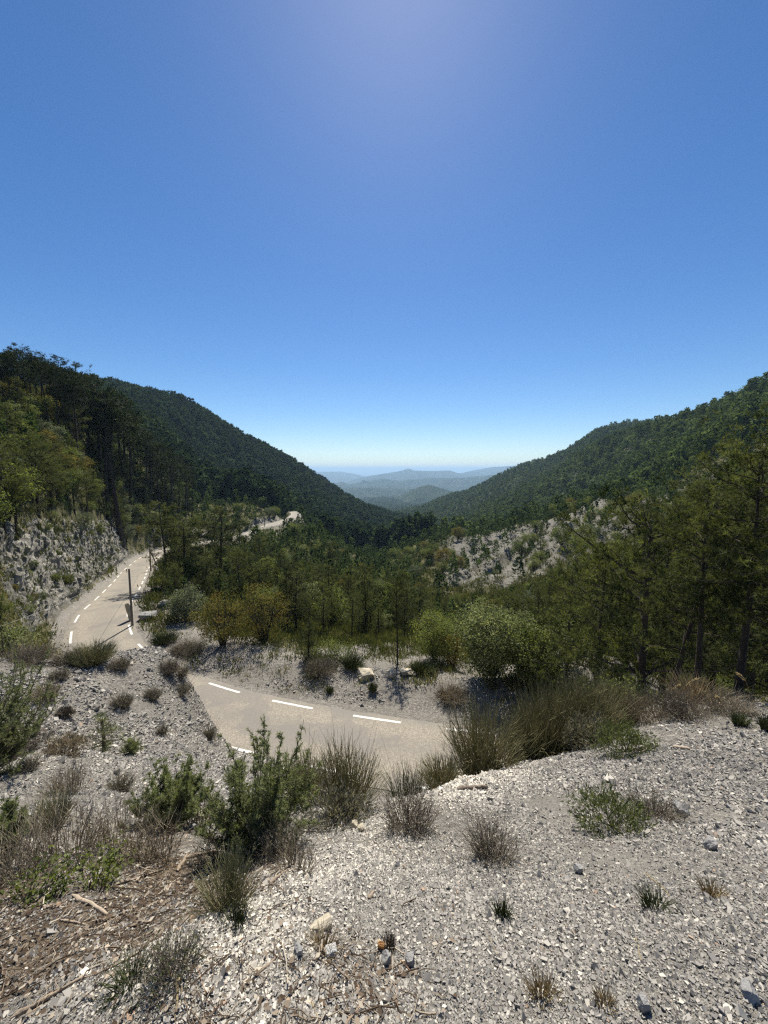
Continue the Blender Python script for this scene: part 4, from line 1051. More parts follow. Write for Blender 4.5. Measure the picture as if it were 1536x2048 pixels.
def forest(name, label, X, Y, Z, H, tint, broad, mat, wfac=1.0):
    g = np.random.default_rng(5)
    PP = [lowpine(s) for s in range(5)] + [lowbroad(s) for s in range(10, 15)]
    kind = np.where(broad, g.integers(5, 10, len(X)), g.integers(0, 5, len(X)))
    VV, TT = [], []
    for k_ in range(10):
        m = np.nonzero(kind == k_)[0]
        if not len(m): continue
        v, a = PP[k_]
        th = g.random(len(m)) * 6.28; c, s = np.cos(th), np.sin(th)
        W = H[m] * wfac * (0.85 + .3 * g.random(len(m)))
        x = (v[None, :, 0] * c[:, None] - v[None, :, 1] * s[:, None]) * W[:, None] + X[m, None]
        y = (v[None, :, 0] * s[:, None] + v[None, :, 1] * c[:, None]) * W[:, None] + Y[m, None]
        z = v[None, :, 2] * H[m, None] + Z[m, None]
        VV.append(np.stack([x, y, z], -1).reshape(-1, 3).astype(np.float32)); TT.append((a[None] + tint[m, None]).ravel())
    V = np.concatenate(VV); a = np.clip(np.concatenate(TT), 0, 1)
    o = mk(name, V, np.arange(len(V)).reshape(-1, 3), mat, attrs={'tint': a})
    return tag(o, label, 'forest', kind='stuff')
g4 = np.random.default_rng(31)
def scatter(n_, a0, a1, r0, r1):
    az = g4.uniform(a0, a1, n_); r = np.sqrt(g4.uniform(r0 ** 2, r1 ** 2, n_))
    x = r * np.sin(np.radians(az)); y = r * np.cos(np.radians(az)); return az, r, x, y, ground_z(x, y)
def forest_region(name, label, n_, a0, a1, r0, r1, hmin, hmax, broad_p, base, dens=0.0, mat=M_pine_far, wfac=1.0):
    az, r, x, y, z = scatter(n_, a0, a1, r0, r1)
    h = g4.uniform(hmin, hmax, n_); pn = perlin(x / 70, y / 70, 77)
    ok = visible(x, y, h) & (pn + .35 * g4.normal(size=n_) > dens)
    rd2, _, _ = road_dist(x, y); ok &= rd2 > 7
    x, y, z, h, pn = x[ok], y[ok], z[ok], h[ok], pn[ok]
    br = g4.random(len(x)) < broad_p + .5 * np.clip(perlin(x / 45, y / 45, 78), -.5, .6)
    ti = base + np.where(br, .18, 0) + g4.normal(size=len(x)) * .21
    h = np.where(br, h * .8, h)
    print(name, len(x))
    return forest(name, label, x, y, z, h, ti, br, mat, wfac)
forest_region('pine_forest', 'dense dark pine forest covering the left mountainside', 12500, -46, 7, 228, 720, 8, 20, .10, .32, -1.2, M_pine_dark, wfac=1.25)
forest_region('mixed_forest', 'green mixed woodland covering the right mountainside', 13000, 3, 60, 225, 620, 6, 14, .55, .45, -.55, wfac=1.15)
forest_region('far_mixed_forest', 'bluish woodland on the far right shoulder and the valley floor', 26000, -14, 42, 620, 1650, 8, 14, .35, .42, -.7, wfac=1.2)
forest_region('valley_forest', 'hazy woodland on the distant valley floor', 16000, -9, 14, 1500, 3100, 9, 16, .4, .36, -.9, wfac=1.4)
# the trees nearer than that beyond the 300 that show largest
rest = np.array(rest, int)
if len(rest):
    forest('slope_trees', 'small trees scattered over the scrubby slopes around the gully', xs[rest], ys[rest], zs[rest], hh[rest], .32 + g3.normal(size=len(rest)) * .12, is_broad[rest], M_pine_far)
print('forest', round(time.time() - T0, 1))

# ---------------------------------------------------------------- scrub and dry grass between the trees
def undergrowth():
    g = np.random.default_rng(41); n_ = 60000
    az = g.uniform(-56, 56, n_); r = np.exp(g.uniform(math.log(24), math.log(240), n_))
    x = r * np.sin(np.radians(az)); y = r * np.cos(np.radians(az))
    d_, s_d, _ = road_dist(x, y)
    tm = bil(turf, az, r) + .35 * perlin(x / 4, y / 4, 88) + .2 * g.normal(size=n_)
    ok = (d_ > HALF + .5) & (tm > .42) & (g.random(n_) > .80 * bil(cliff_m + cut_far, az, r))
    x, y, az, r = x[ok], y[ok], az[ok], r[ok]; z = ground_z(x, y); 
    ok = visible(x, y, .6); x, y, az, r, z = x[ok], y[ok], az[ok], r[ok], z[ok]; n_ = len(x)
    per = 22
    H = (0.16 + .010 * np.minimum(r, 90)) * g.uniform(.4, 1.3, n_)
    c = np.stack([x, y, z], 1)[:, None, :] + g.normal(size=(n_, per, 3)) * (H * .55)[:, None, None] * [1, 1, .0]
    c[..., 2] += g.random((n_, per)) * H[:, None] * .5
    d = rnd_unit(n_ * per, g).reshape(n_, per, 3) * .5 + [0, 0, .8]
    wv = np.cross(d, g.normal(size=(n_, per, 3))); wv /= np.linalg.norm(wv, axis=2, keepdims=True)
    L = (H[:, None, None] * (.4 + .5 * g.random((n_, per, 1))))
    ti = np.clip(.38 - .15 * (x < -32) + .30 * perlin(x / 6, y / 6, 90) + .2 * g.normal(size=n_), 0, 1)[:, None] + .08 * g.normal(size=(n_, per))
    V, T, a = tris(c.reshape(-1, 3), (d * L).reshape(-1, 3), (wv * L * .10).reshape(-1, 3), np.clip(ti, 0, 1).ravel())
    M_u = foliage('scrub', (0.035, 0.046, 0.015), (0.13, 0.135, 0.048), 0.25, objvar=0, extra=(0.22, 0.175, 0.095))
    o = mk('undergrowth', V, T, M_u, attrs={'tint': a}); tag(o, 'low scrub and dry grass covering the slopes between the trees', 'undergrowth', kind='stuff')
    print('undergrowth', n_)
undergrowth()

# ---------------------------------------------------------------- foreground shrubs and tufts
def dist_cam(p): return project(*p)[2]
def shrub(px, py, hpx, wpx, typ, seed, kind, label, cat, group=None, r=None, mat=None):
    """rooted at (px, py); hpx / wpx are its height and width in the photograph's pixels at that distance"""
    p = hit(px, py) if r is None else at_r(px, py, r)
    zc = dist_cam(p); H = hpx * zc / F * 1.05; W = wpx * zc / F / 2
    if r is not None: H = az_t(px, py - hpx)[1] * r - p[2]
    near_k = zc
    rad = max(0.0008, 0.00060 * zc ** 0.72)
    if typ == 'broom':
        g_ = stems_mesh(int(min(900, 70 + 190 * W * 2)), H, W * .42, W * 1.05, seed, rad, 4, curl=.15)
        m = mat or M_broom; pr = proto((g_[0], None), m, None, 'stems')
    elif typ == 'dry':
        g_ = stems_mesh(int(min(300, 40 + 130 * W * 2)), H, W * .7, W * 1.1, seed, rad * .8, 3, curl=.1, sub=.8)
        pr = proto((g_[0], None), mat or M_dry, None, 'stems')
    elif typ == 'lav':
        g_ = stems_mesh(int(min(300, 60 + 180 * W * 2)), H * .85, W * .6, W * 1.25, seed, rad * .7, 4, curl=.0, sub=1.5, leaf=(int(500 + 1500 * W), .008 * zc ** .6))
        pr = proto(g_, M_twig, mat or M_cushion, 'stems', 'leaves')
    elif typ == 'cushion':
        pr = proto(blob_shrub(H, W, seed, int(1500 + 4000 * W), .020 * zc ** .55), M_twig, mat or M_cushion, 'stems', 'leaves')
    elif typ == 'tuft':
        g_ = stems_mesh(int(90 + 300 * W), H, W * .45, W * 1.1, seed, rad, 0, curl=.5)
        pr = proto((g_[0], None), mat or M_tuft, None, 'blades')
    elif typ == 'juniper':
        pr = proto(juniper_mesh(H, W, seed, int(56 + 60 * W), int(60000 + 50000 * W), .016 + .003 * zc), M_twig, mat or M_juniper, 'limbs', 'needles')
    elif typ == 'leafy':
        pr = proto(broad_mesh(H * .6, W, seed, 30, 22, .014 * zc ** .5, 4, low=.0, tintbias=.6), M_twig, mat or M_leaf, 'stems', 'leaves')
    elif typ == 'seedling':
        pr = proto(pine_mesh(H, .02, W, seed, .085, 260, 9, 'cone', .0035, .02), M_twig, mat or M_juniper, 'stem', 'needles')
    return put(pr, kind, p, label, cat, group)
SH = [
 (522, 1700, 228, 235, 'juniper', 501, 'juniper_bush', 'large prickly green juniper in front of the road at the centre left', 'juniper bush'),
 (345, 1650, 125, 150, 'juniper', 502, 'juniper_bush', 'smaller light green juniper to the left of the large one', 'juniper bush'),
 (-25, 1560, 260, 240, 'juniper', 503, 'juniper_bush', 'juniper reaching in from the left edge of the view', 'juniper bush'),
 (5, 1720, 120, 90, 'juniper', 504, 'juniper_bush', 'low juniper sprays at the left edge under the bigger one', 'juniper bush'),
 (690, 1625, 180, 170, 'broom', 505, 'broom_bush', 'fan-shaped broom bush with thin dark stems standing before the road', 'broom bush'),
 (610, 1610, 110, 90, 'broom', 506, 'broom_bush', 'sparse low broom between juniper and the fan-shaped broom', 'broom bush'),
 (668, 1655, 62, 160, 'cushion', 507, 'brown_cushion_shrub', 'brownish cushion shrub at the foot of the fan-shaped broom', 'shrub'),
 (965, 1560, 165, 165, 'broom', 508, 'broom_bush', 'upright green broom at the right end of the visible road', 'broom bush'),
 (885, 1600, 85, 110, 'broom', 509, 'broom_bush', 'low broom below left of the upright broom', 'broom bush'),
 (820, 1578, 60, 110, 'tuft', 510, 'grass_tuft', 'grassy tuft on the bank edge between the two broom bushes', 'grass tuft'),
 (818, 1655, 95, 105, 'lav', 511, 'dry_shrub', 'grey twiggy shrub on pale gravel below the grassy tuft', 'shrub'),
 (1090, 1500, 160, 170, 'broom', 512, 'broom_bush', 'dark left half of the big broom clump on the crest', 'broom bush'),
 (1165, 1475, 165, 150, 'broom', 513, 'broom_bush', 'tall middle bush of the big broom clump on the crest', 'broom bush'),
 (1235, 1440, 100, 90, 'broom', 514, 'broom_bush', 'right bush of the big broom clump beside the leaning pine', 'broom bush'),
 (1040, 1510, 95, 80, 'broom', 515, 'broom_bush', 'olive broom filling the gap between upright broom and the big clump', 'broom bush'),
 (1205, 1460, 125, 110, 'broom', 584, 'broom_bush', 'greenish broom between the tall middle bush and its right neighbour', 'broom bush'),
 (1125, 1505, 120, 110, 'broom', 585, 'broom_bush', 'lower brownish broom at the front of the big clump', 'broom bush'),
 (1178, 1492, 55, 100, 'cushion', 516, 'grey_cushion_shrub', 'grey lavender cushion in front of the big broom clump', 'shrub'),
 (1252, 1505, 45, 115, 'cushion', 517, 'green_cushion_shrub', 'green low cushion shrub right of the grey lavender cushion', 'shrub'),
 (1250, 1455, 45, 110, 'lav', 518, 'dry_shrub', 'twiggy grey shrub above the green cushion', 'shrub'),
 (1310, 1440, 55, 110, 'dry', 519, 'dry_shrub', 'pale dry shrub on the crest below the leaning pine', 'shrub'),
 (1385, 1432, 45, 110, 'lav', 520, 'dry_shrub', 'grey twiggy shrub at the foot of the two straight pines', 'shrub'),
 (1460, 1425, 50, 90, 'dry', 521, 'dry_shrub', 'dry shrub between the two straight pine trunks', 'shrub'),
 (1390, 1405, 60, 130, 'tuft', 522, 'straw_grass_tuft', 'straw coloured grass around the two straight trunks', 'grass tuft'),
 (1480, 1450, 30, 45, 'tuft', 523, 'grass_tuft', 'small grey-green tuft on gravel near the right edge', 'grass tuft'),
 (1534, 1462, 45, 40, 'tuft', 524, 'grass_tuft', 'grass tuft cut by the right edge of the view', 'grass tuft'),
 (1225, 1655, 50, 150, 'cushion', 525, 'low_green_patch', 'flat green half of the low plant patch on the right gravel', 'low plant'),
 (1305, 1632, 48, 100, 'lav', 526, 'low_grey_patch', 'grey twiggy half of the low plant patch on the right gravel', 'low plant'),
 (985, 1715, 90, 95, 'lav', 527, 'grey_shrub', 'grey-green shrub with bare base in the middle of the gravel', 'shrub'),
 (1005, 1835, 50, 42, 'tuft', 528, 'grass_tuft', 'small dark green tuft below the grey-green shrub', 'grass tuft'),
 (1312, 1815, 42, 85, 'tuft', 529, 'leafy_tuft', 'small leafy green tuft alone on the right gravel', 'low plant'),
 (1425, 1792, 38, 60, 'tuft', 530, 'straw_grass_tuft', 'flattened dry tuft right of the leafy green tuft', 'grass tuft'),
 (1085, 1995, 55, 80, 'tuft', 531, 'straw_grass_tuft', 'dry tuft near the bottom edge right of centre', 'grass tuft'),
 (1210, 2010, 40, 50, 'tuft', 532, 'straw_grass_tuft', 'small reddish dry tuft near the bottom edge', 'grass tuft'),
 (645, 1900, 45, 80, 'tuft', 533, 'straw_grass_tuft', 'straw tuft just above the white stone', 'grass tuft'),
 (778, 1895, 42, 36, 'tuft', 534, 'dead_tuft', 'dark dead tuft beside the orange stone', 'grass tuft'),
 (455, 1815, 125, 130, 'broom', 535, 'broom_bush', 'thin-stemmed broom at the edge of the brown litter', 'broom bush'),
 (468, 1850, 42, 70, 'tuft', 536, 'grass_tuft', 'grey-green tuft at the foot of the thin-stemmed broom', 'grass tuft'),
 (345, 1945, 80, 110, 'lav', 537, 'green_herb', 'bushy green herb in the lower left foreground', 'low plant'),
 (262, 1968, 62, 120, 'tuft', 538, 'green_herb', 'grassy green herb left of the bushy one', 'low plant'),
 (185, 1765, 75, 130, 'leafy', 539, 'bramble', 'dark leafed bramble creeping over the brown litter', 'bramble'),
 (75, 1790, 55, 120, 'leafy', 540, 'bramble', 'low bramble leaves at the left of the brown litter', 'bramble'),
 (30, 1750, 140, 170, 'dry', 541, 'dry_shrub', 'tall brown dry shrub at the left edge above the litter', 'shrub'),
 (125, 1720, 120, 170, 'dry', 542, 'dry_shrub', 'dry twiggy shrub second from the left edge', 'shrub'),
 (225, 1700, 95, 150, 'dry', 543, 'dry_shrub', 'dry twiggy shrub above the bramble', 'shrub'),
 (310, 1720, 95, 120, 'dry', 544, 'dry_shrub', 'dry twiggy shrub below the smaller juniper', 'shrub'),
 (390, 1650, 70, 90, 'dry', 545, 'dry_shrub', 'brown twigs between the two junipers', 'shrub'),
 (105, 1650, 70, 90, 'broom', 546, 'broom_bush', 'sparse straw green broom on the left scree', 'broom bush'),
 (470, 1720, 70, 150, 'lav', 547, 'dry_shrub', 'dark tangled undergrowth at the foot of the large juniper', 'shrub'),
 (560, 1720, 60, 120, 'lav', 548, 'dry_shrub', 'grey dry tangle to the right of the large juniper foot', 'shrub'),
 (590, 1740, 50, 90, 'dry', 549, 'dry_shrub', 'short dry stalks on gravel below the large juniper', 'shrub'),
 (212, 1506, 70, 85, 'seedling', 550, 'pine_seedling', 'young pine seedling on the scree ledge', 'pine seedling'),
 (262, 1508, 24, 30, 'seedling', 551, 'pine_seedling', 'tiny pine seedling right of the young one on the ledge', 'pine seedling'),
 (128, 1506, 26, 75, 'cushion', 552, 'brown_cushion_shrub', 'brown cushion on the scree ledge left of the seedling', 'shrub'),
 (50, 1508, 40, 90, 'lav', 553, 'grey_shrub', 'grey shrub on the scree ledge near the left edge', 'shrub'),
 (132, 1585, 62, 80, 'dry', 554, 'dry_shrub', 'reddish brown dry shrub on the left scree', 'shrub'),
 (240, 1580, 32, 45, 'lav', 555, 'dry_shrub', 'small dark shrub in the hollow right of the reddish one', 'shrub'),
 (55, 1540, 26, 40, 'lav', 556, 'dry_shrub', 'tiny dark shrub under the ledge at left', 'shrub'),
 (185, 1326, 42, 90, 'broom', 557, 'broom_bush', 'green broom on the spur crest in front of the road bend', 'broom bush'),
 (138, 1328, 34, 60, 'lav', 558, 'dry_shrub', 'olive scrub on the spur crest left of the green broom', 'shrub'),
 (50, 1324, 38, 110, 'lav', 559, 'dry_shrub', 'brown scrub at the left end of the spur crest', 'shrub'),
 (240, 1338, 26, 45, 'lav', 560, 'dry_shrub', 'brown scrub right of the green broom on the spur crest', 'shrub'),
 (338, 1345, 34, 46, 'lav', 562, 'dry_shrub', 'tall brown scrub at the right shoulder of the spur', 'shrub'),
 (362, 1352, 24, 32, 'lav', 563, 'dry_shrub', 'reddish scrub at the very brow of the spur', 'shrub'),
 (120, 1358, 28, 40, 'lav', 565, 'dry_shrub', 'reddish brown bush under the spur crest at left', 'shrub'),
 (90, 1400, 50, 70, 'dry', 566, 'dry_shrub', 'brown dry bush on the left face of the spur', 'shrub'),
 (246, 1415, 38, 42, 'lav', 567, 'dry_shrub', 'dark tall shrub in the middle of the spur face', 'shrub'),
 (306, 1398, 30, 34, 'lav', 568, 'dry_shrub', 'dark round shrub right of the middle one on the spur face', 'shrub'),
 (362, 1385, 20, 44, 'lav', 570, 'dry_shrub', 'low shrub near the right brow of the spur face', 'shrub'),
 (418, 1480, 34, 28, 'lav', 571, 'dry_shrub', 'grey shrub by the cut edge above the road', 'shrub'),
 (325, 1470, 26, 20, 'lav', 574, 'dry_shrub', 'thin lone sprig on the lower spur face', 'shrub'),
 (130, 1432, 16, 34, 'cushion', 575, 'dark_cushion_shrub', 'dark flat cushion on the spur face at left', 'shrub'),
 (745, 1383, 20, 24, 'tuft', 576, 'grass_tuft', 'green tuft on the berm below the boulders', 'grass tuft'),
 (660, 1385, 12, 20, 'tuft', 577, 'grass_tuft', 'tiny tuft on the berm left of the boulders', 'grass tuft'),
 (905, 1395, 16, 60, 'lav', 578, 'dry_shrub', 'flat dry scrub on the right half of the berm', 'shrub'),
 (705, 1335, 28, 60, 'tuft', 579, 'grass_tuft', 'tall grass behind the left boulder', 'grass tuft'),
 (845, 1345, 24, 60, 'tuft', 580, 'grass_tuft', 'tall grass behind the right boulder', 'grass tuft'),
 (640, 1345, 26, 60, 'lav', 581, 'dry_shrub', 'brown scrub on the berm beside the low conifer', 'shrub'),
 (330, 1285, 22, 60, 'tuft', 582, 'grass_tuft', 'green grass on the bank top right of the pole', 'grass tuft'),
 (375, 1305, 20, 60, 'lav', 583, 'dry_shrub', 'brown scrub on the bank left of the hazels', 'shrub'),
]
dry_names = {522: M_straw, 530: M_straw, 531: M_straw, 532: M_straw, 533: M_straw, 534: M_twig, 517: M_tuft, 525: M_tuft, 507: None, 552: M_dry, 564: M_twig, 575: M_twig, 516: M_cushion, 537: M_tuft, 578: M_straw}
SH_R = {508: 5.3, 512: 6.9, 513: 7.3, 514: 8.3, 515: 6.4, 509: 4.6, 510: 5.6, 584: 7.9, 585: 7.0}
for a in SH:
    q8 = .8 if 558 <= a[5] <= 575 else (.88 if a[5] in (512, 513, 514, 584, 585, 505) else 1.0)
    shrub(a[0], a[1], a[2] * q8, a[3] * q8, a[4], a[5], a[6], a[7], a[8], mat=dry_names.get(a[5]), r=SH_R.get(a[5]))
# feathery grass stalks leaning over the crest
def feather(px, py, tx_, ty_, seed, label):
    p = hit(px, py); zc = dist_cam(p); g = np.random.default_rng(seed)
    L = np.array([(tx_ - px) * zc / F, 0.05, (py - ty_) * zc / F])
    k_ = np.linspace(0, 1, 10)[:, None]
    P = L[None] * np.concatenate([k_ ** 1.8, k_, 1 - (1 - k_) ** 1.5], 1)
    v_, q_, a = tubes(P[None], np.linspace(.0035, .0015, 10)[None] * zc / 5, 4, np.array([.5]))
    G = Geo().add(v_, q=q_, a=a)
    n_ = 90; kk = 6 + 3 * g.random(n_); i0 = kk.astype(int).clip(0, 8); c = P[i0] + (P[i0 + 1] - P[i0]) * (kk - i0)[:, None]
    d = (P[9] - P[7]) / np.linalg.norm(P[9] - P[7]) + rnd_unit(n_, g) * .5; wv = np.cross(d, rnd_unit(n_, g))
    V, T, a2 = tris(c, d * .045 * zc / 5, wv * .006 * zc / 5, np.clip(.7 + .2 * g.normal(size=n_), 0, 1)); 
    e = empty('feather_grass', p); tag(e, label, 'grass stalk', 'feathery grass stalks on the crest')
    G.build('stalk', M_straw, e); Geo().add(V, t=T, a=a2).build('plume', M_straw, e)
feather(1322, 1430, 1356, 1372, 1, 'feathery straw stalk bending right below the leaning pine')
feather(1350, 1428, 1392, 1358, 2, 'taller feathery stalk arching towards the straight pines')
feather(1395, 1420, 1402, 1385, 3, 'short feathery stalk between the two straight pines')
feather(1062, 1500, 1105, 1458, 4, 'feathery stalk drooping in front of the dark half of the broom clump')
feather(1448, 1438, 1438, 1398, 5, 'curled pale stalk before the tall rightmost pine trunk')
feather(1500, 1408, 1478, 1350, 6, 'thin pale stalk beside the base of the rightmost pine')

# ---------------------------------------------------------------- boulders, stones, logs and sticks
M_lime = simple('pale_limestone', (0.26, 0.23, 0.17), (0.56, 0.50, 0.38), 3, 0.9, 0.8, bscale=8)
M_grock = simple('grey_stone', (0.13, 0.13, 0.13), (0.36, 0.35, 0.33), 5, 0.9, 0.7)
M_white = simple('white_stone', (0.60, 0.59, 0.56), (0.85, 0.84, 0.80), 30, 0.9, 0.6)
M_orange = simple('orange_stone', (0.42, 0.20, 0.07), (0.62, 0.34, 0.14), 30, 0.9, 0.6)
def boulder(name, p, sx, sy, sz, seed, mat, label, cat='boulder', rz=0.0, box=0.7, group=None, n_=14, rough=.07):
    g = np.random.default_rng(seed)
    u = np.linspace(-1, 1, n_); V = []; F_ = []
    for ax in range(3):
        for sgn in (-1, 1):
            a, b = np.meshgrid(u, u, indexing='ij'); c = np.full_like(a, sgn)
            P = np.stack([c, a, b], -1) if ax == 0 else (np.stack([a, c, b], -1) if ax == 1 else np.stack([a, b, c], -1))
            o_ = len(V) * n_ * n_; ii = np.arange(n_ * n_).reshape(n_, n_) + o_
            f = np.stack([ii[:-1, :-1], ii[1:, :-1], ii[1:, 1:], ii[:-1, 1:]], -1).reshape(-1, 4)
            if (sgn > 0) == (ax == 1): f = f[:, ::-1]
            V.append(P.reshape(-1, 3)); F_.append(f)
    V = np.concatenate(V); nrm_ = V / np.linalg.norm(V, axis=1, keepdims=True)
    V = V * box + nrm_ * (1 - box) * 1.15
    # a few planar cuts give broken faces
    for _ in range(9):
        d = rnd_unit(1, g)[0]; h = 0.72 + .35 * g.random(); s = V @ d - h; V = V - np.clip(s, 0, None)[:, None] * d
    V = V * (1 + rough * (perlin(V[:, 0] * 2.3 + seed, V[:, 1] * 2.3 + V[:, 2] * 1.7, seed)[:, None])) + nrm_ * .5 * rough * perlin(V[:, 0] * 7 + V[:, 2] * 5, V[:, 1] * 7 - V[:, 2] * 3, seed + 1)[:, None]
    o = mk(name, V * [sx / 2, sy / 2, sz / 2], np.concatenate(F_), mat, loc=p)
    o.rotation_euler = (R(g.normal() * 4), R(g.normal() * 4), rz)
    return tag(o, label, cat, group)
def stone_px(name, px, py, wpx, hpx, seed, mat, label, cat='stone', r=None, box=.7, rz=0.0, group=None, deep=1.0):
    p = hit(px, py) if r is None else at_r(px, py, r); zc = dist_cam(p); W, H = wpx * zc / F, hpx * zc / F
    return boulder(name, p + [0, W * .3 * deep, H * .36], W, W * deep, H * 1.1, seed, mat, label, cat, rz, box, group)
stone_px('boulder', 731, 1356, 30, 15, 601, M_lime, 'yellowish squared limestone boulder, left of the three on the berm', 'boulder', box=.93, rz=.15)
stone_px('boulder', 781, 1355, 20, 12, 602, M_lime, 'smallest squared boulder, middle of the three on the berm', 'boulder', box=.93, rz=-.2)
stone_px('boulder', 811, 1351, 25, 10, 603, M_lime, 'flat pale slab boulder, right of the three on the berm', 'boulder', box=.8, rz=.3)
stone_px('boulder', 826, 1353, 16, 8, 604, M_lime, 'tilted pale block leaning beside the flat pale slab', 'boulder', box=.8, rz=.8)
stone_px('boulder', 323, 1214, 18, 12, 605, M_lime, 'pale boulder on the bank above the roadside pole', 'boulder', box=.6)
stone_px('boulder', 293, 1240, 30, 16, 606, M_grock, 'dark grey slab rock right of the roadside pole', 'boulder', box=.5)
stone_px('white_stone', 662, 1916, 26, 14, 607, simple('chalk', (0.5, 0.49, 0.46), (0.8, 0.79, 0.75), 60, 0.9, 1.0), 'bright white lump of stone near the bottom centre', 'stone', box=.1)
stone_px('orange_stone', 763, 1902, 14, 20, 608, M_orange, 'small orange stone beside the dead tuft', 'stone', box=.4, deep=.6)
stone_px('pale_stone', 709, 1657, 14, 12, 609, M_lime, 'rounded pale stone left of a pair below the brown cushion', 'stone', box=.2)
stone_px('pale_stone', 722, 1664, 15, 12, 610, M_lime, 'rounded pinkish stone right of a pair below the brown cushion', 'stone', box=.2)
stone_px('dark_stone', 1366, 1632, 22, 20, 611, M_grock, 'angular dark stone at the end of the low plant patch', 'stone')
stone_px('grey_stone', 773, 1930, 22, 22, 612, M_grock, 'angular grey stone below the orange one', 'stone')
stone_px('grey_stone', 820, 1934, 18, 18, 613, M_grock, 'smooth grey stone right of the angular one', 'stone')
stone_px('grey_stone', 1290, 2025, 18, 26, 614, M_grock, 'upright grey stone near the bottom right', 'stone')
stone_px('grey_stone', 1505, 2005, 30, 22, 615, M_grock, 'large dark stone in the bottom right corner', 'stone')
stone_px('grey_stone', 596, 1912, 18, 16, 616, M_grock, 'bluish grey stone left of the white lump', 'stone')
stone_px('dark_stone', 1425, 1700, 20, 18, 617, M_grock, 'dark wedge stone on the right gravel', 'stone')
stone_px('grey_stone', 1158, 1748, 15, 15, 618, M_grock, 'grey stone on the gravel below the low plant patch', 'stone')
stone_px('pale_slab', 640, 1862, 44, 16, 619, M_lime, 'flat pale slab half buried above the white lump', 'stone', deep=.5, rz=.5)
stone_px('grey_stone', 385, 1652 + 8, 12, 9, 620, M_grock, 'grey stone at the foot of the smaller juniper', 'stone')
stone_px('grey_stone', 404, 1638, 22, 12, 621, M_lime, 'pale flat stone between the two junipers', 'stone')
def stick(px1, py1, px2, py2, rpx, seed, label, mat=None, name='stick', cat='stick', group='sticks lying on the ground', M=9):
    g = np.random.default_rng(seed)
    a, b = hit(px1, py1), hit(px2, py2); k_ = np.linspace(0, 1, M)[:, None]
    P = a + (b - a) * k_; L = np.linalg.norm(b - a)
    P[1:-1, :2] += np.cumsum(g.normal(size=(M - 2, 2)), 0) * L * .012
    zc = dist_cam((a + b) / 2); rr = rpx * zc / F / 2
    P[:, 2] = np.maximum(P[:, 2], ground_z(P[:, 0], P[:, 1])) + rr * .7
    org = P[0].copy()
    G = Geo(); v_, q_, _ = tubes((P - org)[None], rr * (np.linspace(1.1, .55, M) * (1 + .16 * g.normal(size=M))) * np.array([.3] + [1] * (M - 2) + [.4])[None], 7); G.add(v_, q=q_)
    o = G.build(name, mat or M_wood, loc=org, smooth=True)
    return tag(o, label, cat, group)
stick(915, 1582, 975, 1577, 10, 1, 'grey weathered log at the brink of the bank below the upright broom', simple('log_bark', (0.09, 0.07, 0.055), (0.30, 0.245, 0.19), 14, 0.95, 0.9, (1, 1, 1)), name='log', cat='log', group=None)
stick(145, 1793, 222, 1835, 9, 2, 'thick pale grey branch lying across the brown litter')
stick(82, 1815, 138, 1818, 6, 3, 'short grey stick left of the thick pale branch')
stick(20, 2040, 180, 1955, 9, 4, 'long bent brown branch in the bottom left corner')
stick(180, 1955, 285, 1905, 5, 5, 'thin brown branch continuing towards the green herb')
stick(356, 1955, 349, 2044, 7, 6, 'straight pale stalk at the bottom left of centre', M_straw)
stick(230, 1772, 332, 1738, 5, 7, 'pale twig sloping over the litter under the dry shrub')
stick(372, 1718, 440, 1705, 8, 8, 'grey branch at the foot of the large juniper')
stick(355, 1745, 378, 1712, 8, 9, 'broken pale branch stub at the top of the litter')
stick(120, 1842, 178, 1852, 5, 10, 'dark short stick under the thick pale branch')
stick(190, 1848, 250, 1826, 4, 11, 'thin dark twig right of the short stick')
stick(515, 1950, 558, 1912, 6, 12, 'curved brown twig at the left of the white lump')
stick(1345, 1496, 1378, 1501, 8, 13, 'short pale stick on the upper right gravel')
stick(1262, 1510, 1310, 1498, 4, 14, 'thin twig by the green cushion shrub')
stick(738, 1800, 750, 1785, 8, 15, 'pale splinter of wood in the middle gravel')
stick(540, 1770, 580, 1740, 7, 16, 'brown stick below the large juniper at the right')
stick(390, 1400 + 520, 470, 1880, 4, 17, 'thin twig crossing beside the bushy green herb')
stick(1290, 1745, 1340, 1800, 2.5, 18, 'straw stem lying alone on the right gravel', M_straw)
stick(970, 1860, 995, 1915, 2.5, 19, 'straw stem lying below the small dark tuft', M_straw)
stick(1270, 1870, 1285, 1930, 2.5, 20, 'straw stem lying below the leafy green tuft', M_straw)
stick(620, 2000, 640, 2046, 3, 21, 'straw stem at the bottom edge left of centre', M_straw)
stick(46, 1416, 122, 1356, 5, 22, 'bare dark branch leaning on the spur at left', M_twig)

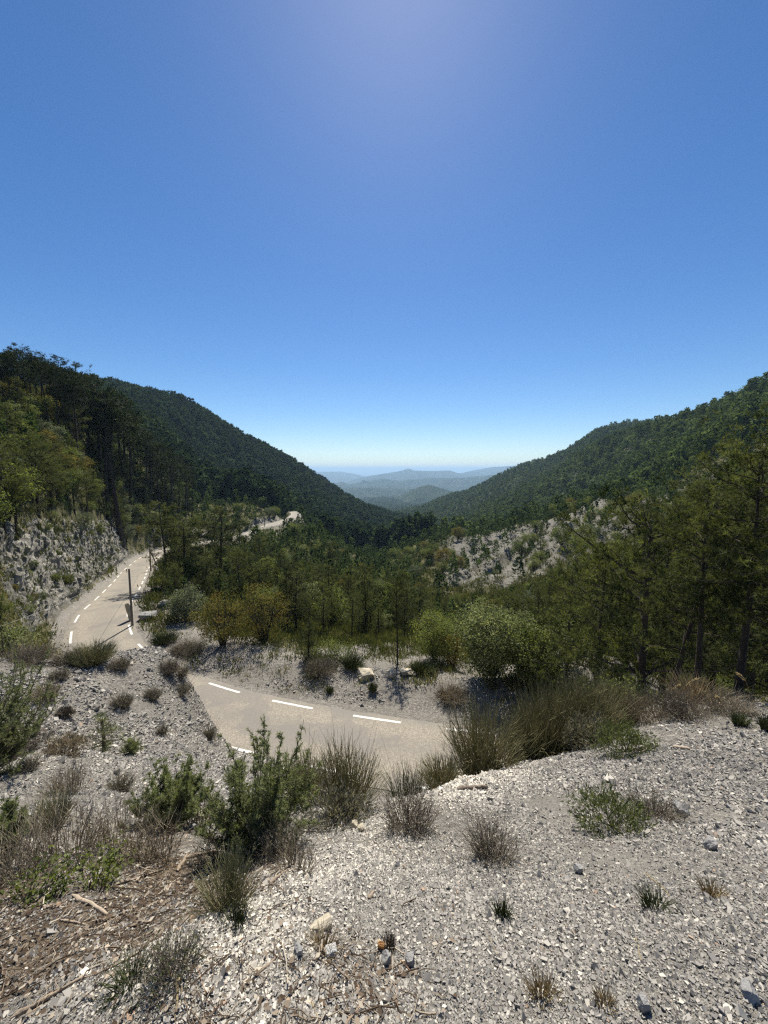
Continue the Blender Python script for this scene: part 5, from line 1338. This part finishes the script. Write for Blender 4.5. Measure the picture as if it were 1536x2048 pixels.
# brown litter of twigs, leaves and straws
def litter_stuff():
    g = np.random.default_rng(71)
    n_ = 5500
    az = g.uniform(-58, 14, n_); r = np.exp(g.uniform(math.log(1.05), math.log(4.6), n_))
    d_ = bil(litter, az, r)
    ok = g.random(n_) < np.clip(d_ * 1.3, 0.02, 1); az, r = az[ok], r[ok]; n_ = len(az)
    x = r * np.sin(np.radians(az)); y = r * np.cos(np.radians(az)); z = ground_z(x, y)
    th = g.random(n_) * 6.28; L = np.exp(g.normal(size=n_) * .5) * .045
    e1 = np.stack([x + np.cos(th) * L, y + np.sin(th) * L], 1); e0 = np.stack([x - np.cos(th) * L, y - np.sin(th) * L], 1)
    P = np.zeros((n_, 4, 3))
    for i, k_ in enumerate((0, .33, .66, 1)):
        P[:, i, :2] = e0 * (1 - k_) + e1 * k_; P[:, i, 2] = ground_z(P[:, i, 0], P[:, i, 1]) + .006 + .02 * g.random(n_) ** 2
    P[:, 1:3, :2] += g.normal(size=(n_, 2, 2)) * L[:, None, None] * .12
    G = Geo(); v_, q_, a = tubes(P, (.0009 + .0022 * g.random(n_) ** 2)[:, None], 3, g.random(n_)); G.add(v_, q=q_, a=a)
    # curled leaves
    m = 3600; i = g.integers(0, n_, m); c = np.stack([x[i], y[i], z[i] + .008], 1) + g.normal(size=(m, 3)) * [.06, .06, .004]
    c[:, 2] = ground_z(c[:, 0], c[:, 1]) + .004 + .012 * g.random(m)
    d = rnd_unit(m, g) * [1, 1, .35]; wv = np.cross(d, [0, 0, 1.]) + rnd_unit(m, g) * .3; s_ = (.008 + .016 * g.random(m))[:, None]
    V, Q, a = rhombi(c, d * s_ * 1.4, wv * s_ * .4, g.random(m)); G.add(V, q=Q, a=a)
    ml = tinted('litter', [(0.0, (0.035, 0.022, 0.014)), (0.45, (0.10, 0.072, 0.048)), (0.75, (0.22, 0.18, 0.135)), (0.95, (0.42, 0.37, 0.29)), (1.0, (0.24, 0.14, 0.08))])
    tag(G.build('leaf_litter', ml), 'brown litter of dead twigs, leaves and bark in the lower left', 'leaf litter', kind='stuff')
litter_stuff()

# gravel: loose angular stones, many thousands
def gravel_stuff():
    g = np.random.default_rng(72)
    cube = np.array([(-1, -1, -1), (1, -1, -1), (1, 1, -1), (-1, 1, -1), (-1, -1, 1), (1, -1, 1), (1, 1, 1), (-1, 1, 1)], float) * .5
    fq = np.array([(0, 3, 2, 1), (4, 5, 6, 7), (0, 1, 5, 4), (1, 2, 6, 5), (2, 3, 7, 6), (3, 0, 4, 7)])
    def batch(n_, a0, a1, r0, r1, smin, rs, sig, dens):
        az = g.uniform(a0, a1, n_); r = np.exp(g.uniform(math.log(r0), math.log(r1), n_))
        x = r * np.sin(np.radians(az)); y = r * np.cos(np.radians(az))
        keep = dens(az, r, x, y) > g.random(n_)
        x, y, r, az = x[keep], y[keep], r[keep], az[keep]
        s = np.exp(g.normal(size=len(x)) * sig) * (smin + rs * r)
        ok = visible(x, y, .05) ; return x[ok], y[ok], s[ok], r[ok], az[ok]
    def dens1(az, r, x, y):
        l = bil(litter, az, r); d_, sd_, _ = road_dist(x, y)
        return (1 - .72 * np.clip(l * 1.2, 0, 1)) * (d_ > HALF + .6) * (0.75 + .9 * perlin(x / .6, y / .6, 15) + np.where(r > 7, 1.1, .35) * perlin(x / 2.6, y / 2.6, 19))
    B = [batch(260000, -60, 60, .95, 6.5, .0037, .00105, .42, dens1),
         batch(110000, -60, 56, 3.2, 13, .007, .0013, .42, dens1),
         batch(60000, -56, 0, 10, 26, .016, .0011, .45, dens1),
         batch(1500, -60, 60, 1.1, 9, .009, .0015, .28, dens1)]
    x, y, s, r, az = [np.concatenate(b) for b in zip(*B)]; n_ = len(x)
    V = cube[None] * (1 - .35 * g.random((n_, 8, 1)) ** 2) + g.normal(size=(n_, 8, 3)) * .10
    V *= (s[:, None] * np.stack([1 + .3 * g.random(n_), .85 + .2 * g.random(n_), .55 + .35 * g.random(n_)], 1))[:, None, :]
    th = g.random(n_) * 6.28; tl = g.normal(size=(n_, 2)) * .45
    c_, s_ = np.cos(th)[:, None], np.sin(th)[:, None]
    V[..., 2] += V[..., 0] * tl[:, :1] + V[..., 1] * tl[:, 1:]
    X = V[..., 0] * c_ - V[..., 1] * s_; Y = V[..., 0] * s_ + V[..., 1] * c_
    V = np.stack([X + x[:, None], Y + y[:, None], V[..., 2] + (ground_z(x, y) + s * .16)[:, None]], -1)
    pale = .5 + .9 * perlin(x / 2.2 + 3, y / 2.2, 16)
    a = np.clip(.40 + .16 * g.normal(size=n_) + .14 * pale + .26 * np.exp(-(crest_d(x, y) / .42) ** 2), 0, .95); a = np.where(g.random(n_) < .006, 1.0, a)
    q = (fq[None] + (np.arange(n_) * 8)[:, None, None]).reshape(-1, 4)
    mg = tinted('marl_stones', [(0.0, (0.07, 0.068, 0.066)), (0.3, (0.158, 0.150, 0.139)), (0.55, (0.285, 0.268, 0.238)), (0.8, (0.47, 0.437, 0.375)), (0.96, (0.66, 0.61, 0.51)), (1.0, (0.34, 0.25, 0.18))], .85, .3)
    o = mk('gravel', V.reshape(-1, 3), q, mg, attrs={'tint': np.repeat(a, 8)}); tag(o, 'loose angular grey marl gravel covering the near slopes', 'gravel', kind='stuff')
    print('stones', n_)
gravel_stuff()

# ---------------------------------------------------------------- poles, wires, marker stones
M_pole = simple('pole_wood', (0.10, 0.085, 0.065), (0.24, 0.205, 0.16), 5, 0.9, 0.5, (1, 1, .15))
M_metal = simple('dull_metal', (0.16, 0.16, 0.15), (0.28, 0.28, 0.27), 8, 0.6, 0.1)
def pole_at(px, py, pytop, r, rad, label, brace=None, arm=False):
    p = at_r(px, py, r); az, _ = az_t(px, py); _, tt_ = az_t(px, pytop); h = tt_ * r - p[2]
    e = empty('utility_pole', p); tag(e, label, 'utility pole')
    G = Geo(); zz = np.linspace(-.3, h, 8); P = np.stack([zz * .01, zz * 0, zz], 1)
    v_, q_, _ = tubes(P[None], (rad * np.linspace(1.1, .8, 8))[None], 10); G.add(v_, q=q_)
    G.add([(rad * .8 * math.cos(t_), rad * .8 * math.sin(t_), h) for t_ in np.arange(8) * math.pi / 4], q=[(0, 1, 2, 3), (0, 3, 4, 7), (4, 5, 6, 7)])
    G.build('pole_shaft', M_pole, e, smooth=False)
    G = Geo(); v_, q_, _ = tubes(np.array([[(0, -rad, h - .25), (0, -rad - .16, h - .25), (0, -rad - .16, h - .05)]]), .025, 5); G.add(v_, q=q_)
    v_, q_, _ = tubes(np.array([[(0, -rad - .16, h - .08), (0, -rad - .16, h - .02), (0, -rad - .16, h + .06)]]), np.array([[.05, .06, .03]]), 8); G.add(v_, q=q_)
    G.build('insulator', M_metal, e)
    if brace:
        G = Geo(); v_, q_, _ = tubes(np.array([[(brace, .2, -.3), (brace * .45, .1, h * .5), (0.02, 0, h * .92)]]), rad * .8, 8); G.add(v_, q=q_); G.build('brace', M_pole, e)
    if arm:
        G = Geo(); v_, q_, _ = tubes(np.array([[(-1.3, 0, h - .5), (0, -.05, h - .45), (1.3, 0, h - .5)]]), .09, 6); G.add(v_, q=q_); G.build('crossarm', M_pole, e)
    return p + [0, -rad - .16, h]
r1 = np.hypot(*hit(265, 1252)[:2])
t1 = pole_at(265, 1252, 1137, r1, .10, 'bare wooden pole on the bank at the inside of the bend')
t2 = pole_at(302, 1145, 1096, 84, .13, 'wooden pole with a slanting strut farther up the road', brace=1.6)
t3 = pole_at(530, 1068, 1030, 178, .16, 'distant pole with crossarm beside the sunlit stretch of road', arm=True)
def cable(a, b, sag, label):
    k_ = np.linspace(0, 1, 30)[:, None]; P = a + (b - a) * k_; P[:, 2] -= sag * 4 * (k_ * (1 - k_))[:, 0]
    G = Geo(); v_, q_, _ = tubes((P - a)[None], .012, 4); G.add(v_, q=q_)
    o = G.build('overhead_wire', M_metal, loc=a); tag(o, label, 'wire')
cable(t1, t2, .8, 'thin wire between the bend pole and the strutted pole')
t0 = np.array([-15.0, 7.0, -1.5]); 
cable(t1, np.array([-24.5, 12.0, 1.0]) * 1.0 + [0, 0, -9.0], 1.2, 'thin wire running from the bend pole towards the near left bank')
cable(t2, t3, 2.5, 'thin wire from the strutted pole on to the distant pole')
stone_px('marker_stone', 259, 1240, 9, 40, 630, M_lime, 'upright pale marker stone beside the bend pole', 'marker stone', box=.9, r=float(np.hypot(*hit(259, 1243)[:2])))
stone_px('marker_stone', 310, 1133, 8, 16, 631, M_lime, 'pale marker stone at the foot of the strutted pole', 'marker stone', box=.9, r=80)
print('foreground', round(time.time() - T0, 1))

# ---------------------------------------------------------------- haze: the air itself
def haze_box():
    x, y0, y1, z0, z1 = 45000, -9000, 48000, -900, 190
    V = [(-x, y0, z0), (x, y0, z0), (x, y1, z0), (-x, y1, z0), (-x, y0, z1), (x, y0, z1), (x, y1, z1), (-x, y1, z1)]
    m, t = mat_new('haze')
    pv = t.nodes.new('ShaderNodeVolumePrincipled'); pv.inputs['Color'].default_value = (0.50, 0.74, 1.0, 1); pv.inputs['Density'].default_value = HAZE
    pv.inputs['Anisotropy'].default_value = 0.1
    o = t.nodes.new('ShaderNodeOutputMaterial'); t.links.new(pv.outputs[0], o.inputs['Volume'])
    o = mk('haze', V, np.array([(0, 3, 2, 1), (4, 5, 6, 7), (0, 1, 5, 4), (1, 2, 6, 5), (2, 3, 7, 6), (3, 0, 4, 7)]), m)
    tag(o, 'faint blue haze filling the valley', 'haze', kind='stuff')
HAZE = 0.95e-4
haze_box()
print('done', round(time.time() - T0, 1))
